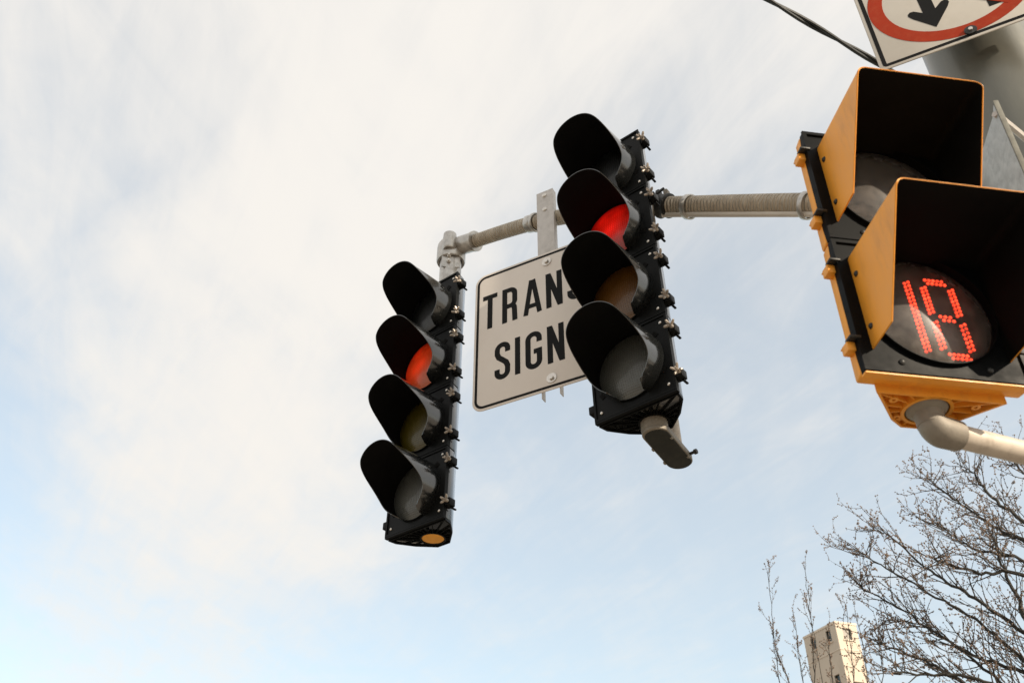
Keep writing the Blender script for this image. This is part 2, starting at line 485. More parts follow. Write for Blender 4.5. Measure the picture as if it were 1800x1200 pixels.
# ------------------------------------------------------------------ mesh helpers
class MB:
    def __init__(self):
        self.v, self.f, self.m, self.s = [], [], [], []

    def add(self, verts, faces, mi=0, s=None):
        o = len(self.v)
        self.v += [tuple(p) for p in verts]
        self.s += list(s) if s else [0.0] * len(verts)
        for q in faces:
            self.f.append([o + i for i in q])
            self.m.append(mi)
        return self

    def box(self, lo, hi, mi=0, M=None):
        x0, y0, z0 = lo
        x1, y1, z1 = hi
        vs = [Vector(p) for p in ((x0, y0, z0), (x1, y0, z0), (x1, y1, z0), (x0, y1, z0), (x0, y0, z1), (x1, y0, z1), (x1, y1, z1), (x0, y1, z1))]
        if M:
            vs = [M @ p for p in vs]
        return self.add(vs, [(0, 3, 2, 1), (4, 5, 6, 7), (0, 1, 5, 4), (1, 2, 6, 5), (2, 3, 7, 6), (3, 0, 4, 7)], mi)

    def prism(self, pts, d0, d1, mi=0, axis='z', M=None):
        """closed outline pts (2D) pushed along axis from d0 to d1"""
        n = len(pts)

        def mk(p, d):
            if axis == 'z':
                q = Vector((p[0], p[1], d))
            elif axis == 'y':
                q = Vector((p[0], d, p[1]))
            else:
                q = Vector((d, p[0], p[1]))
            return M @ q if M else q
        vs = [mk(p, d0) for p in pts] + [mk(p, d1) for p in pts]
        fs = [list(range(n - 1, -1, -1)), list(range(n, 2 * n))]
        fs += [(i, (i + 1) % n, n + (i + 1) % n, n + i) for i in range(n)]
        return self.add(vs, fs, mi)

    def tube(self, path, rad, n=12, mi=0, caps=True):
        P = [Vector(p) for p in path]
        if isinstance(rad, (int, float)):
            rad = [rad] * len(P)
        tan = []
        for i in range(len(P)):
            a = P[max(0, i - 1)]
            b = P[min(len(P) - 1, i + 1)]
            d = b - a
            tan.append(d.normalized() if d.length > 1e-9 else Vector((0, 0, 1)))
        up = Vector((0, 0, 1)) if abs(tan[0].z) < 0.9 else Vector((1, 0, 0))
        u = tan[0].cross(up).normalized()
        vs, ss, s = [], [], 0.0
        for i, p in enumerate(P):
            if i:
                q = tan[i - 1].rotation_difference(tan[i])
                u = q @ u
                s += (P[i] - P[i - 1]).length
            u = (u - tan[i] * u.dot(tan[i])).normalized()
            w = tan[i].cross(u)
            for k in range(n):
                a = 2 * math.pi * k / n
                vs.append(p + (u * math.cos(a) + w * math.sin(a)) * rad[i])
                ss.append(s)
        fs = []
        for i in range(len(P) - 1):
            for k in range(n):
                k2 = (k + 1) % n
                fs.append((i * n + k, i * n + k2, (i + 1) * n + k2, (i + 1) * n + k))
        if caps:
            fs.append(list(range(n - 1, -1, -1)))
            e = (len(P) - 1) * n
            fs.append([e + k for k in range(n)])
        return self.add(vs, fs, mi, ss)

    def lathe(self, prof, n=32, mi=0, M=None):
        """prof: (radius, z) revolved round local z; a zero radius closes the end"""
        vs, fs, rings = [], [], []
        for r, z in prof:
            if r < 1e-7:
                rings.append([len(vs)])
                vs.append(Vector((0, 0, z)))
            else:
                rings.append(list(range(len(vs), len(vs) + n)))
                for k in range(n):
                    a = 2 * math.pi * k / n
                    vs.append(Vector((r * math.cos(a), r * math.sin(a), z)))
        for A, B in zip(rings[:-1], rings[1:]):
            for k in range(n):
                k2 = (k + 1) % n
                if len(A) == 1 and len(B) > 1:
                    fs.append((A[0], B[k], B[k2]))
                elif len(B) == 1 and len(A) > 1:
                    fs.append((A[k], B[0], A[k2]))
                elif len(A) > 1:
                    fs.append((A[k], B[k], B[k2], A[k2]))
        if M:
            vs = [M @ p for p in vs]
        return self.add(vs, fs, mi)

    def ribbon(self, pts, w, y0, y1, mi=0, closed=False):
        """flat stroke in the local x-z plane, between depths y0 (back) and y1 (front)"""
        P = [Vector((p[0], p[1])) for p in pts]
        n = len(P)
        L, Rr = [], []
        for i in range(n):
            a = P[i - 1] if (i or closed) else None
            b = P[(i + 1) % n] if (i < n - 1 or closed) else None
            d1 = (P[i] - a).normalized() if a is not None else None
            d2 = (b - P[i]).normalized() if b is not None else None
            d1 = d1 or d2
            d2 = d2 or d1
            n1 = Vector((-d1.y, d1.x))
            n2 = Vector((-d2.y, d2.x))
            mtr = (n1 + n2)
            mtr = mtr / max(0.35, mtr.length_squared / 2) if mtr.length > 1e-6 else n1
            L.append(P[i] + mtr * w / 2)
            Rr.append(P[i] - mtr * w / 2)
        vs = []
        for q in L + Rr:
            vs.append((q.x, y0, q.y))
        for q in L + Rr:
            vs.append((q.x, y1, q.y))
        fs = []
        N = 2 * n
        for i in range(n if closed else n - 1):
            j = (i + 1) % n
            fs.append((N + i, N + j, N + n + j, N + n + i))
            fs.append((i, n + i, n + j, j))
            fs.append((i, j, N + j, N + i))
            fs.append((n + i, N + n + i, N + n + j, n + j))
        if not closed:
            fs.append((0, N, N + n, n))
            fs.append((n - 1, 2 * n - 1, N + 2 * n - 1, N + n - 1))
        return self.add(vs, fs, mi)

    def mesh(self, name, mats, smooth=35, bevel=0.0, seg=2):
        me = bpy.data.meshes.new(name)
        me.from_pydata(self.v, [], self.f)
        for m in (mats if isinstance(mats, (list, tuple)) else [mats]):
            me.materials.append(m)
        me.polygons.foreach_set('material_index', self.m)
        if any(self.s):
            at = me.attributes.new('s', 'FLOAT', 'POINT')
            at.data.foreach_set('value', self.s)
        if bevel > 0:
            bm = bmesh.new()
            bm.from_mesh(me)
            bmesh.ops.remove_doubles(bm, verts=bm.verts, dist=1e-6)
            bmesh.ops.recalc_face_normals(bm, faces=bm.faces)
            ed = [e for e in bm.edges if len(e.link_faces) == 2 and e.calc_face_angle(0) > R(28)]
            bmesh.ops.bevel(bm, geom=ed, offset=bevel, segments=seg, affect='EDGES', profile=0.5, clamp_overlap=True)
            bm.to_mesh(me)
            bm.free()
        else:
            bm = bmesh.new()
            bm.from_mesh(me)
            bmesh.ops.recalc_face_normals(bm, faces=bm.faces)
            bm.to_mesh(me)
            bm.free()
        if smooth:
            me.polygons.foreach_set('use_smooth', [True] * len(me.polygons))
            me.set_sharp_from_angle(angle=R(smooth))
        me.update()
        return me

    def build(self, name, mats, parent=None, smooth=35, bevel=0.0, seg=2):
        return link(name, self.mesh(name, mats, smooth, bevel, seg), parent)


def link(name, me, parent=None, loc=None, M=None):
    o = bpy.data.objects.new(name, me)
    COL.objects.link(o)
    if parent is not None:
        o.parent = parent
    if M is not None:
        o.matrix_local = M
    elif loc is not None:
        o.location = loc
    return o


def tag(o, label, cat, group=None, kind=None):
    o['label'] = label
    o['category'] = cat
    if group:
        o['group'] = group
    if kind:
        o['kind'] = kind
    return o


def thing(name, label, cat, M=None, loc=None, group=None):
    o = bpy.data.objects.new(name, None)
    o.empty_display_size = 0.1
    COL.objects.link(o)
    if M is not None:
        o.matrix_world = M
    elif loc is not None:
        o.location = loc
    return tag(o, label, cat, group)


def pose(loc, yaw, t1=0.0, t2=0.0):
    """local x = right along the face, y = into the depth, z = up; loc above eye level"""
    x = Vector((math.cos(yaw), math.sin(yaw), 0))
    n = Vector((math.sin(yaw), -math.cos(yaw), 0))
    z = Vector((0, 0, 1))
    z2 = (z - x * t1 + n * t2).normalized()
    x2 = (x + z * t1)
    x2 = (x2 - z2 * x2.dot(z2)).normalized()
    y2 = z2.cross(x2)
    M = Matrix((x2, y2, z2)).transposed().to_4x4()
    M.translation = Vector(loc) + EYE
    return M


def align(p, d):
    """matrix that puts local z along d at p"""
    q = Vector(d).normalized().to_track_quat('Z', 'Y')
    return Matrix.Translation(Vector(p)) @ q.to_matrix().to_4x4()


def arc(cx, cz, r, a0, a1, n):
    return [(cx + r * math.cos(R(a0 + (a1 - a0) * i / n)), cz + r * math.sin(R(a0 + (a1 - a0) * i / n))) for i in range(n + 1)]


def rrect(x0, z0, x1, z1, r, n=6):
    return (arc(x1 - r, z1 - r, r, 0, 90, n) + arc(x0 + r, z1 - r, r, 90, 180, n)
            + arc(x0 + r, z0 + r, r, 180, 270, n) + arc(x1 - r, z0 + r, r, 270, 360, n))


# ------------------------------------------------------------------ the ground (below the picture)
def structure(o):
    o['kind'] = 'structure'
    return o


structure(MB().box((-1500, -1500, -0.3), (1500, 1500, 0.0)).build('ground', ground_m, None, smooth=0))
structure(MB().box((-300, 6.0, 0.002), (300, 16.0, 0.01)).build('road', asphalt, None, smooth=0))
pv = MB()
pv.box((-120, -14.0, 0.001), (120, 5.7, 0.13))
pv_o = structure(pv.build('pavement', concrete, None, smooth=0))
structure(MB().box((-120, 5.702, 0.001), (120, 5.98, 0.135)).build('kerb', concrete, None, smooth=0, bevel=0.02))

# ------------------------------------------------------------------ the pole and its arm
POLE = Vector((1.70, 2.05, 0.13))
pole = thing('signal_pole', 'thick tapered grey steel pole behind the yellow pedestrian signal', 'pole', loc=POLE)
MB().lathe([(0.0, 0.02), (0.212, 0.02), (0.212, 0.03), (0.208, 0.4), (0.188, 2.6), (0.171, 4.6), (0.135, 9.2), (0.13, 9.24), (0.0, 9.27)], 64).build('shaft', pole_m, pole)
MB().box((-0.36, -0.36, 0.0), (0.36, 0.36, 0.03)).build('base_plate', galv, pole, bevel=0.006)
for ax, ay in ((-1, -1), (1, -1), (1, 1), (-1, 1)):
    MB().lathe([(0, 0.03), (0.03, 0.03), (0.03, 0.06), (0.014, 0.06), (0.014, 0.1), (0, 0.1)], 6).build('anchor_bolt', galv, pole, smooth=0).location = (ax * 0.3, ay * 0.3, 0)

A0 = Vector((-0.33, 3.737, 0))
AD = Vector((0.772, -0.635, 0)).normalized()
ARM_S = [0.0, 0.15, 0.349, 0.557, 0.735, 0.983, 1.294, 1.414, 1.639, 1.905, 2.20, 2.52]
ARM_Z = [3.530, 3.486, 3.432, 3.368, 3.298, 3.180, 3.010, 2.935, 2.792, 2.621, 2.42, 2.20]


def arm_z(s):
    for i in range(len(ARM_S) - 1):
        if s <= ARM_S[i + 1] or i == len(ARM_S) - 2:
            x0, x1 = ARM_S[i], ARM_S[i + 1]
            h = x1 - x0
            tt = (s - x0) / h

            def sl(k):
                a = max(0, k - 1)
                b = min(len(ARM_S) - 1, k + 1)
                return (ARM_Z[b] - ARM_Z[a]) / (ARM_S[b] - ARM_S[a])
            m0, m1 = sl(i) * h, sl(i + 1) * h
            return ((2 * tt ** 3 - 3 * tt ** 2 + 1) * ARM_Z[i] + (tt ** 3 - 2 * tt ** 2 + tt) * m0
                    + (-2 * tt ** 3 + 3 * tt ** 2) * ARM_Z[i + 1] + (tt ** 3 - tt ** 2) * m1)


def arm_p(s, dz=0.0, side=0.0):
    n = Vector((AD.y, -AD.x, 0))
    return A0 + AD * s + n * side + Vector((0, 0, arm_z(s) + dz + EYE.z))


def arm_r(s):
    return 0.0355 + 0.0075 * min(1.0, s / 1.6)


def arm_t(s):
    return (arm_p(s + 0.02) - arm_p(s - 0.02)).normalized()


AROOT = arm_p(2.5)
arm = thing('mast_arm', 'tan curved mast arm wrapped in ribbed tape, carrying both black signals', 'mast arm', loc=AROOT)
ss = [0.045 + 2.475 * i / 120 for i in range(121)]
MB().tube([arm_p(s) - AROOT for s in ss], [arm_r(s) for s in ss], 24).build('arm_pipe', arm_m, arm)
ss = [1.29 + 1.2 * i / 50 for i in range(51)]
MB().tube([arm_p(s, -arm_r(s) - 0.0125) - AROOT for s in ss], 0.0125, 14).build('conduit', conduit_m, arm)


def band(s, w=0.022, r=0.006, m=galv, nm='band', drop=0.0):
    p, d = arm_p(s, -drop) - AROOT, arm_t(s)
    rr = arm_r(s) + r + drop
    MB().lathe([(rr - 0.006, -w / 2), (rr, -w / 2), (rr, w / 2), (rr - 0.006, w / 2)], 28, M=align(p, d)).build(nm, m, arm, bevel=0.001)


band(1.418, 0.022, 0.004, galv, drop=0.009)
band(0.557, 0.045, 0.007, galv)
band(0.583, 0.016, 0.012, galv)
band(1.90, 0.02, 0.004, galv, drop=0.009)
band(2.2, 0.02, 0.004, galv, drop=0.009)
# collar that welds the arm to the pole
MB().lathe([(0.0, -0.02), (0.085, -0.02), (0.085, 0.02), (0.06, 0.03), (0.055, 0.10), (0.0, 0.10)], 28, M=align(arm_p(2.42) - AROOT, -arm_t(2.42))).build('arm_flange', galv, arm, bevel=0.003)

# ------------------------------------------------------------------ signal heads (four sections each)
PW = 0.343
HW = 0.172
HOUSE = [(0.168, 0.015), (0.161, 0.055), (0.109, 0.126), (0.036, 0.192), (-0.036, 0.192), (-0.109, 0.126), (-0.161, 0.055), (-0.168, 0.015)]
CZ = PW / 2


def plate_with_hole(mb, hw, z0, z1, cz, r, y_front, y_back, n=48, mi=0):
    """square plate with a round opening"""
    def sq(a):
        c, s = math.cos(a), math.sin(a)
        hx, hz = hw, (z1 - z0) / 2
        k = min(hx / max(1e-6, abs(c)), hz / max(1e-6, abs(s)))
        return (c * k, (z0 + z1) / 2 + s * k)
    o, i = [], []
    for k in range(n):
        a = 2 * math.pi * (k + 0.5) / n + math.pi / 4 - math.pi / n
        o.append(sq(a))
        i.append((r * math.cos(a), cz + r * math.sin(a)))
    vs = [(p[0], y_front, p[1]) for p in o] + [(p[0], y_front, p[1]) for p in i] + [(p[0], y_back, p[1]) for p in o] + [(p[0], y_back, p[1]) for p in i]
    fs = []
    for k in range(n):
        j = (k + 1) % n
        fs += [(k, j, n + j, n + k), (2 * n + k, 3 * n + k, 3 * n + j, 2 * n + j), (k, 2 * n + k, 2 * n + j, j), (n + k, n + j, 3 * n + j, 3 * n + k)]
    mb.add(vs, fs, mi)


def make_section_meshes(pref, house_m, door_m, lug_m, outline, lr=0.1365, lug=1.0, ring=0.010):
    d = {}
    mb = MB()
    mb.prism(outline, 0.0025, PW - 0.0025)
    d['housing'] = mb.mesh(pref + 'housing', house_m, bevel=0.004)
    mb = MB()
    plate_with_hole(mb, HW, 0.002, PW - 0.002, CZ, lr, 0.0, 0.0145)
    # raised rim round the door
    b = 0.009
    for lo, hi in (((-HW, -0.005, 0.002), (HW, 0.001, 0.002 + b)), ((-HW, -0.005, PW - 0.002 - b), (HW, 0.001, PW - 0.002)),
                   ((-HW, -0.0052, 0.002 + b), (-HW + b, 0.001, PW - 0.002 - b)), ((HW - b, -0.0052, 0.002 + b), (HW, 0.001, PW - 0.002 - b))):
        mb.box(lo, hi)
    # ring round the lens
    vs, fs = [], []
    prof = [(lr - 0.001, 0.0), (lr - 0.001, -ring), (lr + 0.0012, -ring), (lr + 0.0014, 0.0)]
    mb.lathe(prof, 48, M=Matrix.Translation((0, 0, CZ)) @ Matrix.Rotation(R(90), 4, 'X') @ Matrix.Scale(-1, 4, (0, 0, 1)))
    d['door'] = mb.mesh(pref + 'door', door_m, bevel=0.0)
    # domed lens
    prof = [(0.0, 0.020)] + [(lr * math.sin(R(a)) / math.sin(R(50)), 0.020 - 0.030 * (1 - math.cos(R(a))) / (1 - math.cos(R(50)))) for a in (6, 12, 18, 24, 30, 36, 42, 47, 50)]
    d['lens_m'] = MB().lathe(prof, 48, M=Matrix.Rotation(R(90), 4, 'X'))
    # wing latch: a lug on the housing and the nut
    mb = MB()
    mb.box((-0.008 * lug, -0.004, -0.017 * lug), (0.026 * lug, 0.034 * lug, 0.017 * lug))
    mb.box((0.010 * lug, 0.020 * lug, -0.024 * lug), (0.020 * lug, 0.052 * lug, -0.017 * lug))
    d['lug'] = mb.mesh(pref + 'latch_lug', lug_m, bevel=0.003)
    mb = MB()
    mb.lathe([(0, -0.010), (0.0075, -0.010), (0.009, 0.004), (0.006, 0.010), (0, 0.010)], 10, M=Matrix.Rotation(R(90), 4, 'X'))
    for k in range(2):
        sg = 1 if k else -1
        for zz in (-1, 1):
            mb.tube([(sg * 0.005, -0.004, zz * 0.003), (sg * 0.012, -0.011, zz * 0.009), (sg * 0.017, -0.017, zz * 0.015)], [0.0045, 0.006, 0.0035], 6)
    mb.tube([(0, -0.006, 0), (0, -0.026, 0.001)], 0.0034, 6)
    d['nut'] = mb.mesh(pref + 'wing_nut', wing_m)
    d['screw'] = MB().lathe([(0.0, 0.0042), (0.0035, 0.0038), (0.0062, 0.0015), (0.0068, -0.001), (0, -0.001)], 10, M=Matrix.Rotation(R(90), 4, 'X')).mesh(pref + 'screw', steel)
    return d


def visor_mesh():
    """cutaway tunnel visor: full length over the top, swept back down the sides, open below"""
    key = [(0, 0.272), (25, 0.270), (45, 0.264), (60, 0.252), (75, 0.210), (90, 0.146), (105, 0.102), (120, 0.088), (135, 0.082), (150, 0.072), (158, 0.028)]

    def l0(a):
        a = abs(a)
        for (a0, q0), (a1, q1) in zip(key[:-1], key[1:]):
            if a <= a1:
                return q0 + (q1 - q0) * (a - a0) / (a1 - a0)
        return key[-1][1]

    def ln(a):
        return sum(l0(a + d) for d in (-8, -4, 0, 4, 8)) / 5 if abs(a) < 148 else l0(a)
    N, K = 96, 6
    vs, fs, mi = [], [], []
    th = 0.0028
    for side in (0, 1):
        for i in range(N + 1):
            a = -158 + 316 * i / N
            L = ln(a)
            for k in range(K + 1):
                y = -L * k / K
                r = 0.1415 - 0.012 * (k / K) * (L / 0.25) - (th if side else 0)
                vs.append((r * math.sin(R(a)), y + 0.002, CZ + r * math.cos(R(a))))
    W = (N + 1) * (K + 1)

    def ix(s, i, k):
        return s * W + i * (K + 1) + k
    outf, inf = [], []
    for i in range(N):
        for k in range(K):
            outf.append((ix(0, i, k), ix(0, i, k + 1), ix(0, i + 1, k + 1), ix(0, i + 1, k)))
            inf.append((ix(1, i, k), ix(1, i + 1, k), ix(1, i + 1, k + 1), ix(1, i, k + 1)))
        outf.append((ix(0, i, K), ix(1, i, K), ix(1, i + 1, K), ix(0, i + 1, K)))
    for i in (0, N):
        for k in range(K):
            outf.append((ix(0, i, k), ix(0, i, k + 1), ix(1, i, k + 1), ix(1, i, k)))
    mb = MB()
    mb.v = vs
    mb.s = [0.0] * len(vs)
    mb.f = outf + inf
    mb.m = [0] * len(outf) + [1] * len(inf)
    # mounting tabs at the door
    for a in (-118, -50, 50, 118):
        M = Matrix.Translation((0, 0, CZ)) @ Matrix.Rotation(R(a), 4, 'Y')
        mb.box((-0.012, -0.002, 0.139), (0.012, 0.001, 0.158), 1, M)
    return mb.mesh('visor', [black_side, black_matte])


SEC = make_section_meshes('', black_side, black, black, HOUSE)
SEC['visor'] = visor_mesh()
LENS = {}
for nm, mm in (('red', lens_red), ('redfar', lens_red_far), ('amber', lens_amber), ('olive', lens_olive), ('clear', lens_clear), ('dark', lens_dark)):
    LENS[nm] = SEC['lens_m'].mesh('lens', mm)


def bottom_ribs(mb, outline, hub, z0, z1, n=22, hub_r=0.052):
    """radial stiffening ribs under the last section"""
    pts = [Vector(p) for p in outline]
    for k in range(n):
        a = 2 * math.pi * k / n
        d = Vector((math.cos(a), math.sin(a)))
        best = None
        for i in range(len(pts)):
            p, q = pts[i], pts[(i + 1) % len(pts)]
            e = q - p
            den = d.x * e.y - d.y * e.x
            if abs(den) < 1e-9:
                continue
            w = p - hub
            t_ = (w.x * e.y - w.y * e.x) / den
            u_ = (w.x * d.y - w.y * d.x) / den
            if t_ > 0 and -1e-6 <= u_ <= 1 + 1e-6:
                best = t_ if best is None else min(best, t_)
        if best is None or best < hub_r + 0.02:
            continue
        M = Matrix.Translation((hub.x, hub.y, 0)) @ Matrix.Rotation(a, 4, 'Z')
        mb.box((hub_r, -0.0013, z0), (best - 0.004, 0.0013, z1), 0, M)


def base_mesh(name, outline, hub, material):
    mb = MB()
    n = len(outline)
    c = Vector((0, 0.09))
    inn = [(c + (Vector(p) - c) * 0.94) for p in outline]
    z0, z1 = -0.010, 0.002
    vs = [(p[0], p[1], z1) for p in outline] + [(p[0], p[1], z0) for p in outline] + [(p.x, p.y, z0) for p in inn] + [(p.x, p.y, z1) for p in inn]
    fs = []
    for i in range(n):
        j = (i + 1) % n
        fs += [(i, j, n + j, n + i), (n + i, n + j, 2 * n + j, 2 * n + i), (2 * n + i, 2 * n + j, 3 * n + j, 3 * n + i)]
    mb.add(vs, fs)
    bottom_ribs(mb, [tuple(p) for p in inn], Vector(hub), -0.007, 0.002)
    mb.lathe([(0.050, 0.002), (0.058, 0.002), (0.058, -0.009), (0.050, -0.009), (0.050, 0.002)], 32, M=Matrix.Translation((hub[0], hub[1], 0)))
    for x, y in ((-0.095, 0.075), (0.035, 0.045), (0.09, 0.12)):
        mb.lathe([(0.004, 0.002), (0.008, 0.002), (0.008, -0.007), (0.004, -0.007), (0.004, 0.002)], 10, M=Matrix.Translation((x, y, 0)))
    # front sill under the door
    mb.box((-HW, -0.004, -0.006), (HW, 0.013, 0.0015))
    return mb.mesh(name, material)


HUB = (0.0, 0.120)
BASE = base_mesh('bottom_cap', HOUSE, HUB, black)


def signal_head(label, M, lenses, group):
    root = thing('traffic_signal', label, 'traffic signal', M=M, group=group)
    for k in range(4):
        h = link('housing', SEC['housing'], root, loc=(0, 0, k * PW))
        link('door', SEC['door'], h)
        link('lens', LENS[lenses[k]], h, loc=(0, -0.014, CZ))
        link('visor', SEC['visor'], h)
        for z in (0.0658, 0.2665):
            link('latch_lug', SEC['lug'], h, loc=(HW, 0.004, z))
            n_ = link('wing_nut', SEC['nut'], h, loc=(HW + 0.016, -0.010, z))
            n_.rotation_euler = (0, random.uniform(-1.2, 1.2), random.uniform(-0.15, 0.15))
            l2 = link('hinge_lug', SEC['lug'], h, M=Matrix.Translation((-HW, 0.004, z)) @ Matrix.Rotation(math.pi, 4, 'Y'))
        for x, z in ((-0.142, 0.034), (0.142, 0.034), (-0.142, 0.309), (0.142, 0.309)):
            link('screw', SEC['screw'], h, loc=(x, -0.001, z))
    link('bottom_cap', BASE, root)
    return root


ML = pose((-0.4187, 3.6414, 1.8087), -0.6761, -0.0061, -0.0066)
MR = pose((0.4378, 2.757, 1.8361), -0.6793, 0.0132, 0.0099)
GH = 'four section black signals hung on the mast arm'
left = signal_head('black four section signal at the arm tip, orange plug underneath, second light red', ML, ['clear', 'olive', 'redfar', 'dark'], GH)
right = signal_head('black four section signal nearer the pole on a grey bracket, overlapping the white sign', MR, ['clear', 'amber', 'red', 'dark'], GH)

# orange plug under the left head
MB().lathe([(0.0, -0.0095), (0.030, -0.0095), (0.044, -0.0085), (0.049, -0.006), (0.0495, 0.001), (0, 0.001)], 40,
           M=Matrix.Translation((HUB[0], HUB[1], 0))).build('plug', plug_yellow, left)['label'] = 'bright orange plastic plug'

# top of the heads: cap plates
for hd in (left, right):
    MB().prism([(p[0] * 0.97, 0.015 + (p[1] - 0.015) * 0.97) for p in HOUSE], 4 * PW - 0.003, 4 * PW + 0.004).build('top_cap', black, hd, bevel=0.002)

# elbow fitting between the arm tip and the left head
HT = ML @ Vector((HUB[0], HUB[1], 4 * PW))
tip = arm_p(0.05)
el = thing('elbow_fitting', 'galvanised elbow fitting joining the arm tip to the far signal', 'pipe fitting', loc=HT)
top = Vector((HT.x, HT.y, tip.z)) - HT
ztop = top.z
MB().lathe([(0, -0.002), (0.066, -0.002), (0.066, 0.012), (0.058, 0.016), (0.058, ztop - 0.02), (0.0, ztop - 0.02)], 32).build('neck', galv, el)
MB().lathe([(0.0, ztop + 0.062), (0.04, ztop + 0.058), (0.064, ztop + 0.046), (0.076, ztop + 0.022), (0.078, ztop), (0.078, ztop - 0.085), (0.074, ztop - 0.093), (0.062, ztop - 0.093)], 32).build('hood', galv, el)
# clamp lobe facing the camera, with its two bolts
fd = (Vector((0, 0, 0)) - Vector((HT.x, HT.y, 0))).normalized()
sd_ = Vector((fd.y, -fd.x, 0))
lob = fd * 0.060 + sd_ * 0.012
MB().tube([lob + Vector((0, 0, ztop + 0.062)), lob + Vector((0, 0, ztop + 0.055)), lob + Vector((0, 0, ztop - 0.05)), lob + Vector((0, 0, ztop - 0.06))], [0.022, 0.036, 0.040, 0.034], 20).build('clamp_lobe', galv, el, smooth=40)
for dz in (-0.095, -0.135):
    p = fd * 0.056 + sd_ * 0.012 + Vector((0, 0, ztop + dz))
    MB().lathe([(0, 0), (0.013, 0), (0.013, 0.010), (0.007, 0.010), (0.007, 0.020), (0, 0.020)], 6, M=align(p, fd)).build('bolt', steel, el, smooth=0)
pp, dd = tip - HT, arm_t(0.06)
MB().lathe([(0.0, -0.05), (0.050, -0.05), (0.050, 0.02), (0.052, 0.03), (0.052, 0.115), (0.056, 0.118), (0.056, 0.132), (0.0, 0.132)], 30, M=align(pp, dd)).build('socket', galv, el)
MB().prism([(-0.05, -0.14), (0.05, -0.14), (0.05, 0.0), (-0.05, 0.0)], -0.004, 0.004, 0, 'y',
           M=Matrix.Translation((fd * 0.05) + Vector((0, 0, ztop - 0.03))) @ fd.to_track_quat('-Y', 'Z').to_matrix().to_4x4()).build('side_plate', galv, el, bevel=0.003)

# bracket that carries the right head
br = thing('signal_bracket', 'grey bracket with tan hub under the nearer black signal and clamp on the arm', 'bracket', M=MR)
TUBE_X, TUBE_Y = -0.034, 0.335
MB().lathe([(0.0, 0.001), (0.049, 0.001), (0.049, -0.006), (0.0495, -0.040), (0.047, -0.046), (0.0, -0.046)], 32, M=Matrix.Translation((HUB[0], HUB[1], 0))).build('hub', cast, br, bevel=0.002)


# channel arm: rounded ends, side walls and an underside
def slot(r, a, b, n=14):
    A, B = Vector(a), Vector(b)
    t0 = math.atan2(B.y - A.y, B.x - A.x)
    P_ = [(A.x + r * math.cos(t0 + q), A.y + r * math.sin(t0 + q)) for q in [math.pi / 2 + math.pi * i / n for i in range(n + 1)]]
    return P_ + [(B.x + r * math.cos(t0 + q), B.y + r * math.sin(t0 + q)) for q in [-math.pi / 2 + math.pi * i / n for i in range(n + 1)]]


SLOT_A, SLOT_B = (HUB[0], HUB[1] + 0.002), (TUBE_X, TUBE_Y + 0.008)
MB().prism(slot(0.0495, SLOT_A, SLOT_B), -0.060, -0.034).build('channel', cast, br, bevel=0.003)
MB().prism(slot(0.0445, (SLOT_A[0], SLOT_A[1] + 0.008), SLOT_B), -0.0635, -0.058).build('underside', grey_under, br, bevel=0.0015)
for x, y in ((-0.060, 0.20), (0.036, 0.17), (-0.078, 0.31), (0.013, 0.325)):
    MB().box((x - 0.004, y - 0.007, -0.066), (x + 0.004, y + 0.007, -0.056)).build('lip_tab', cast, br, bevel=0.002)
MB().tube([(TUBE_X + 0.045, TUBE_Y, -0.046), (TUBE_X + 0.072, TUBE_Y, -0.046)], [0.006, 0.006], 8).build('set_screw', black_iron, br)
MB().lathe([(0, 0), (0.010, 0), (0.010, 0.012), (0, 0.012)], 6, M=align((TUBE_X + 0.070, TUBE_Y, -0.046), (1, 0, 0))).build('set_screw_head', black_iron, br, smooth=0)
MRi = MR.inverted()
cp = MRi @ arm_p(1.305)
MB().tube([(TUBE_X, TUBE_Y, -0.04), (TUBE_X, TUBE_Y, 0.6), (TUBE_X, TUBE_Y, cp.z + 0.10)], 0.024, 20).build('tube', pipe_paint, br)
ctan = (MRi.to_3x3() @ arm_t(1.305)).normalized()
MB().lathe([(0.042, -0.030), (0.054, -0.030), (0.056, -0.022), (0.050, -0.012), (0.050, 0.012), (0.056, 0.022), (0.054, 0.030), (0.042, 0.030)], 30, M=align(cp, ctan)).build('arm_clamp', black_iron, br)
for dx in (-0.02, 0.02):
    MB().box((-0.011, -0.016, 0.03), (0.011, 0.016, 0.095), M=Matrix.Translation(cp + ctan * dx * 1.1)).build('clamp_ear', cast if dx > 0 else black_iron, br, bevel=0.006)
MB().tube([cp + Vector((-0.03, -0.02, 0.075)) , cp + Vector((0.012, -0.005, 0.10))], [0.007, 0.007], 8).build('clamp_bolt', black_iron, br)
for z in (0.25, 1.15):
    MB().box((-0.025 + TUBE_X, 0.185, z), (0.025 + TUBE_X, TUBE_Y, z + 0.03)).build('stand_off', black_iron, br, bevel=0.004)

# ------------------------------------------------------------------ TRANSIT SIGNAL sign
SYAW = math.atan2(-0.483, 0.876)
MS = pose((0.126, 3.267, 3.337), SYAW)
sign = thing('transit_sign', 'white square sign with black letters hung between the two black signals', 'sign', M=MS)
X0, X1, Z0, Z1 = -0.345, 0.437, -1.088, -0.298
MB().prism(rrect(X0, Z0, X1, Z1, 0.055), 0.0, 0.0045, axis='y').build('panel', [sign_white], sign, bevel=0.0012)
MB().ribbon(rrect(X0 + 0.0175, Z0 + 0.0175, X1 - 0.0175, Z1 - 0.0175, 0.040)[:-1], 0.0125, 0.001, -0.0007, closed=True).build('border', sign_black, sign, smooth=0)
LH, LW_, LT = 0.205, 0.080, 0.0265


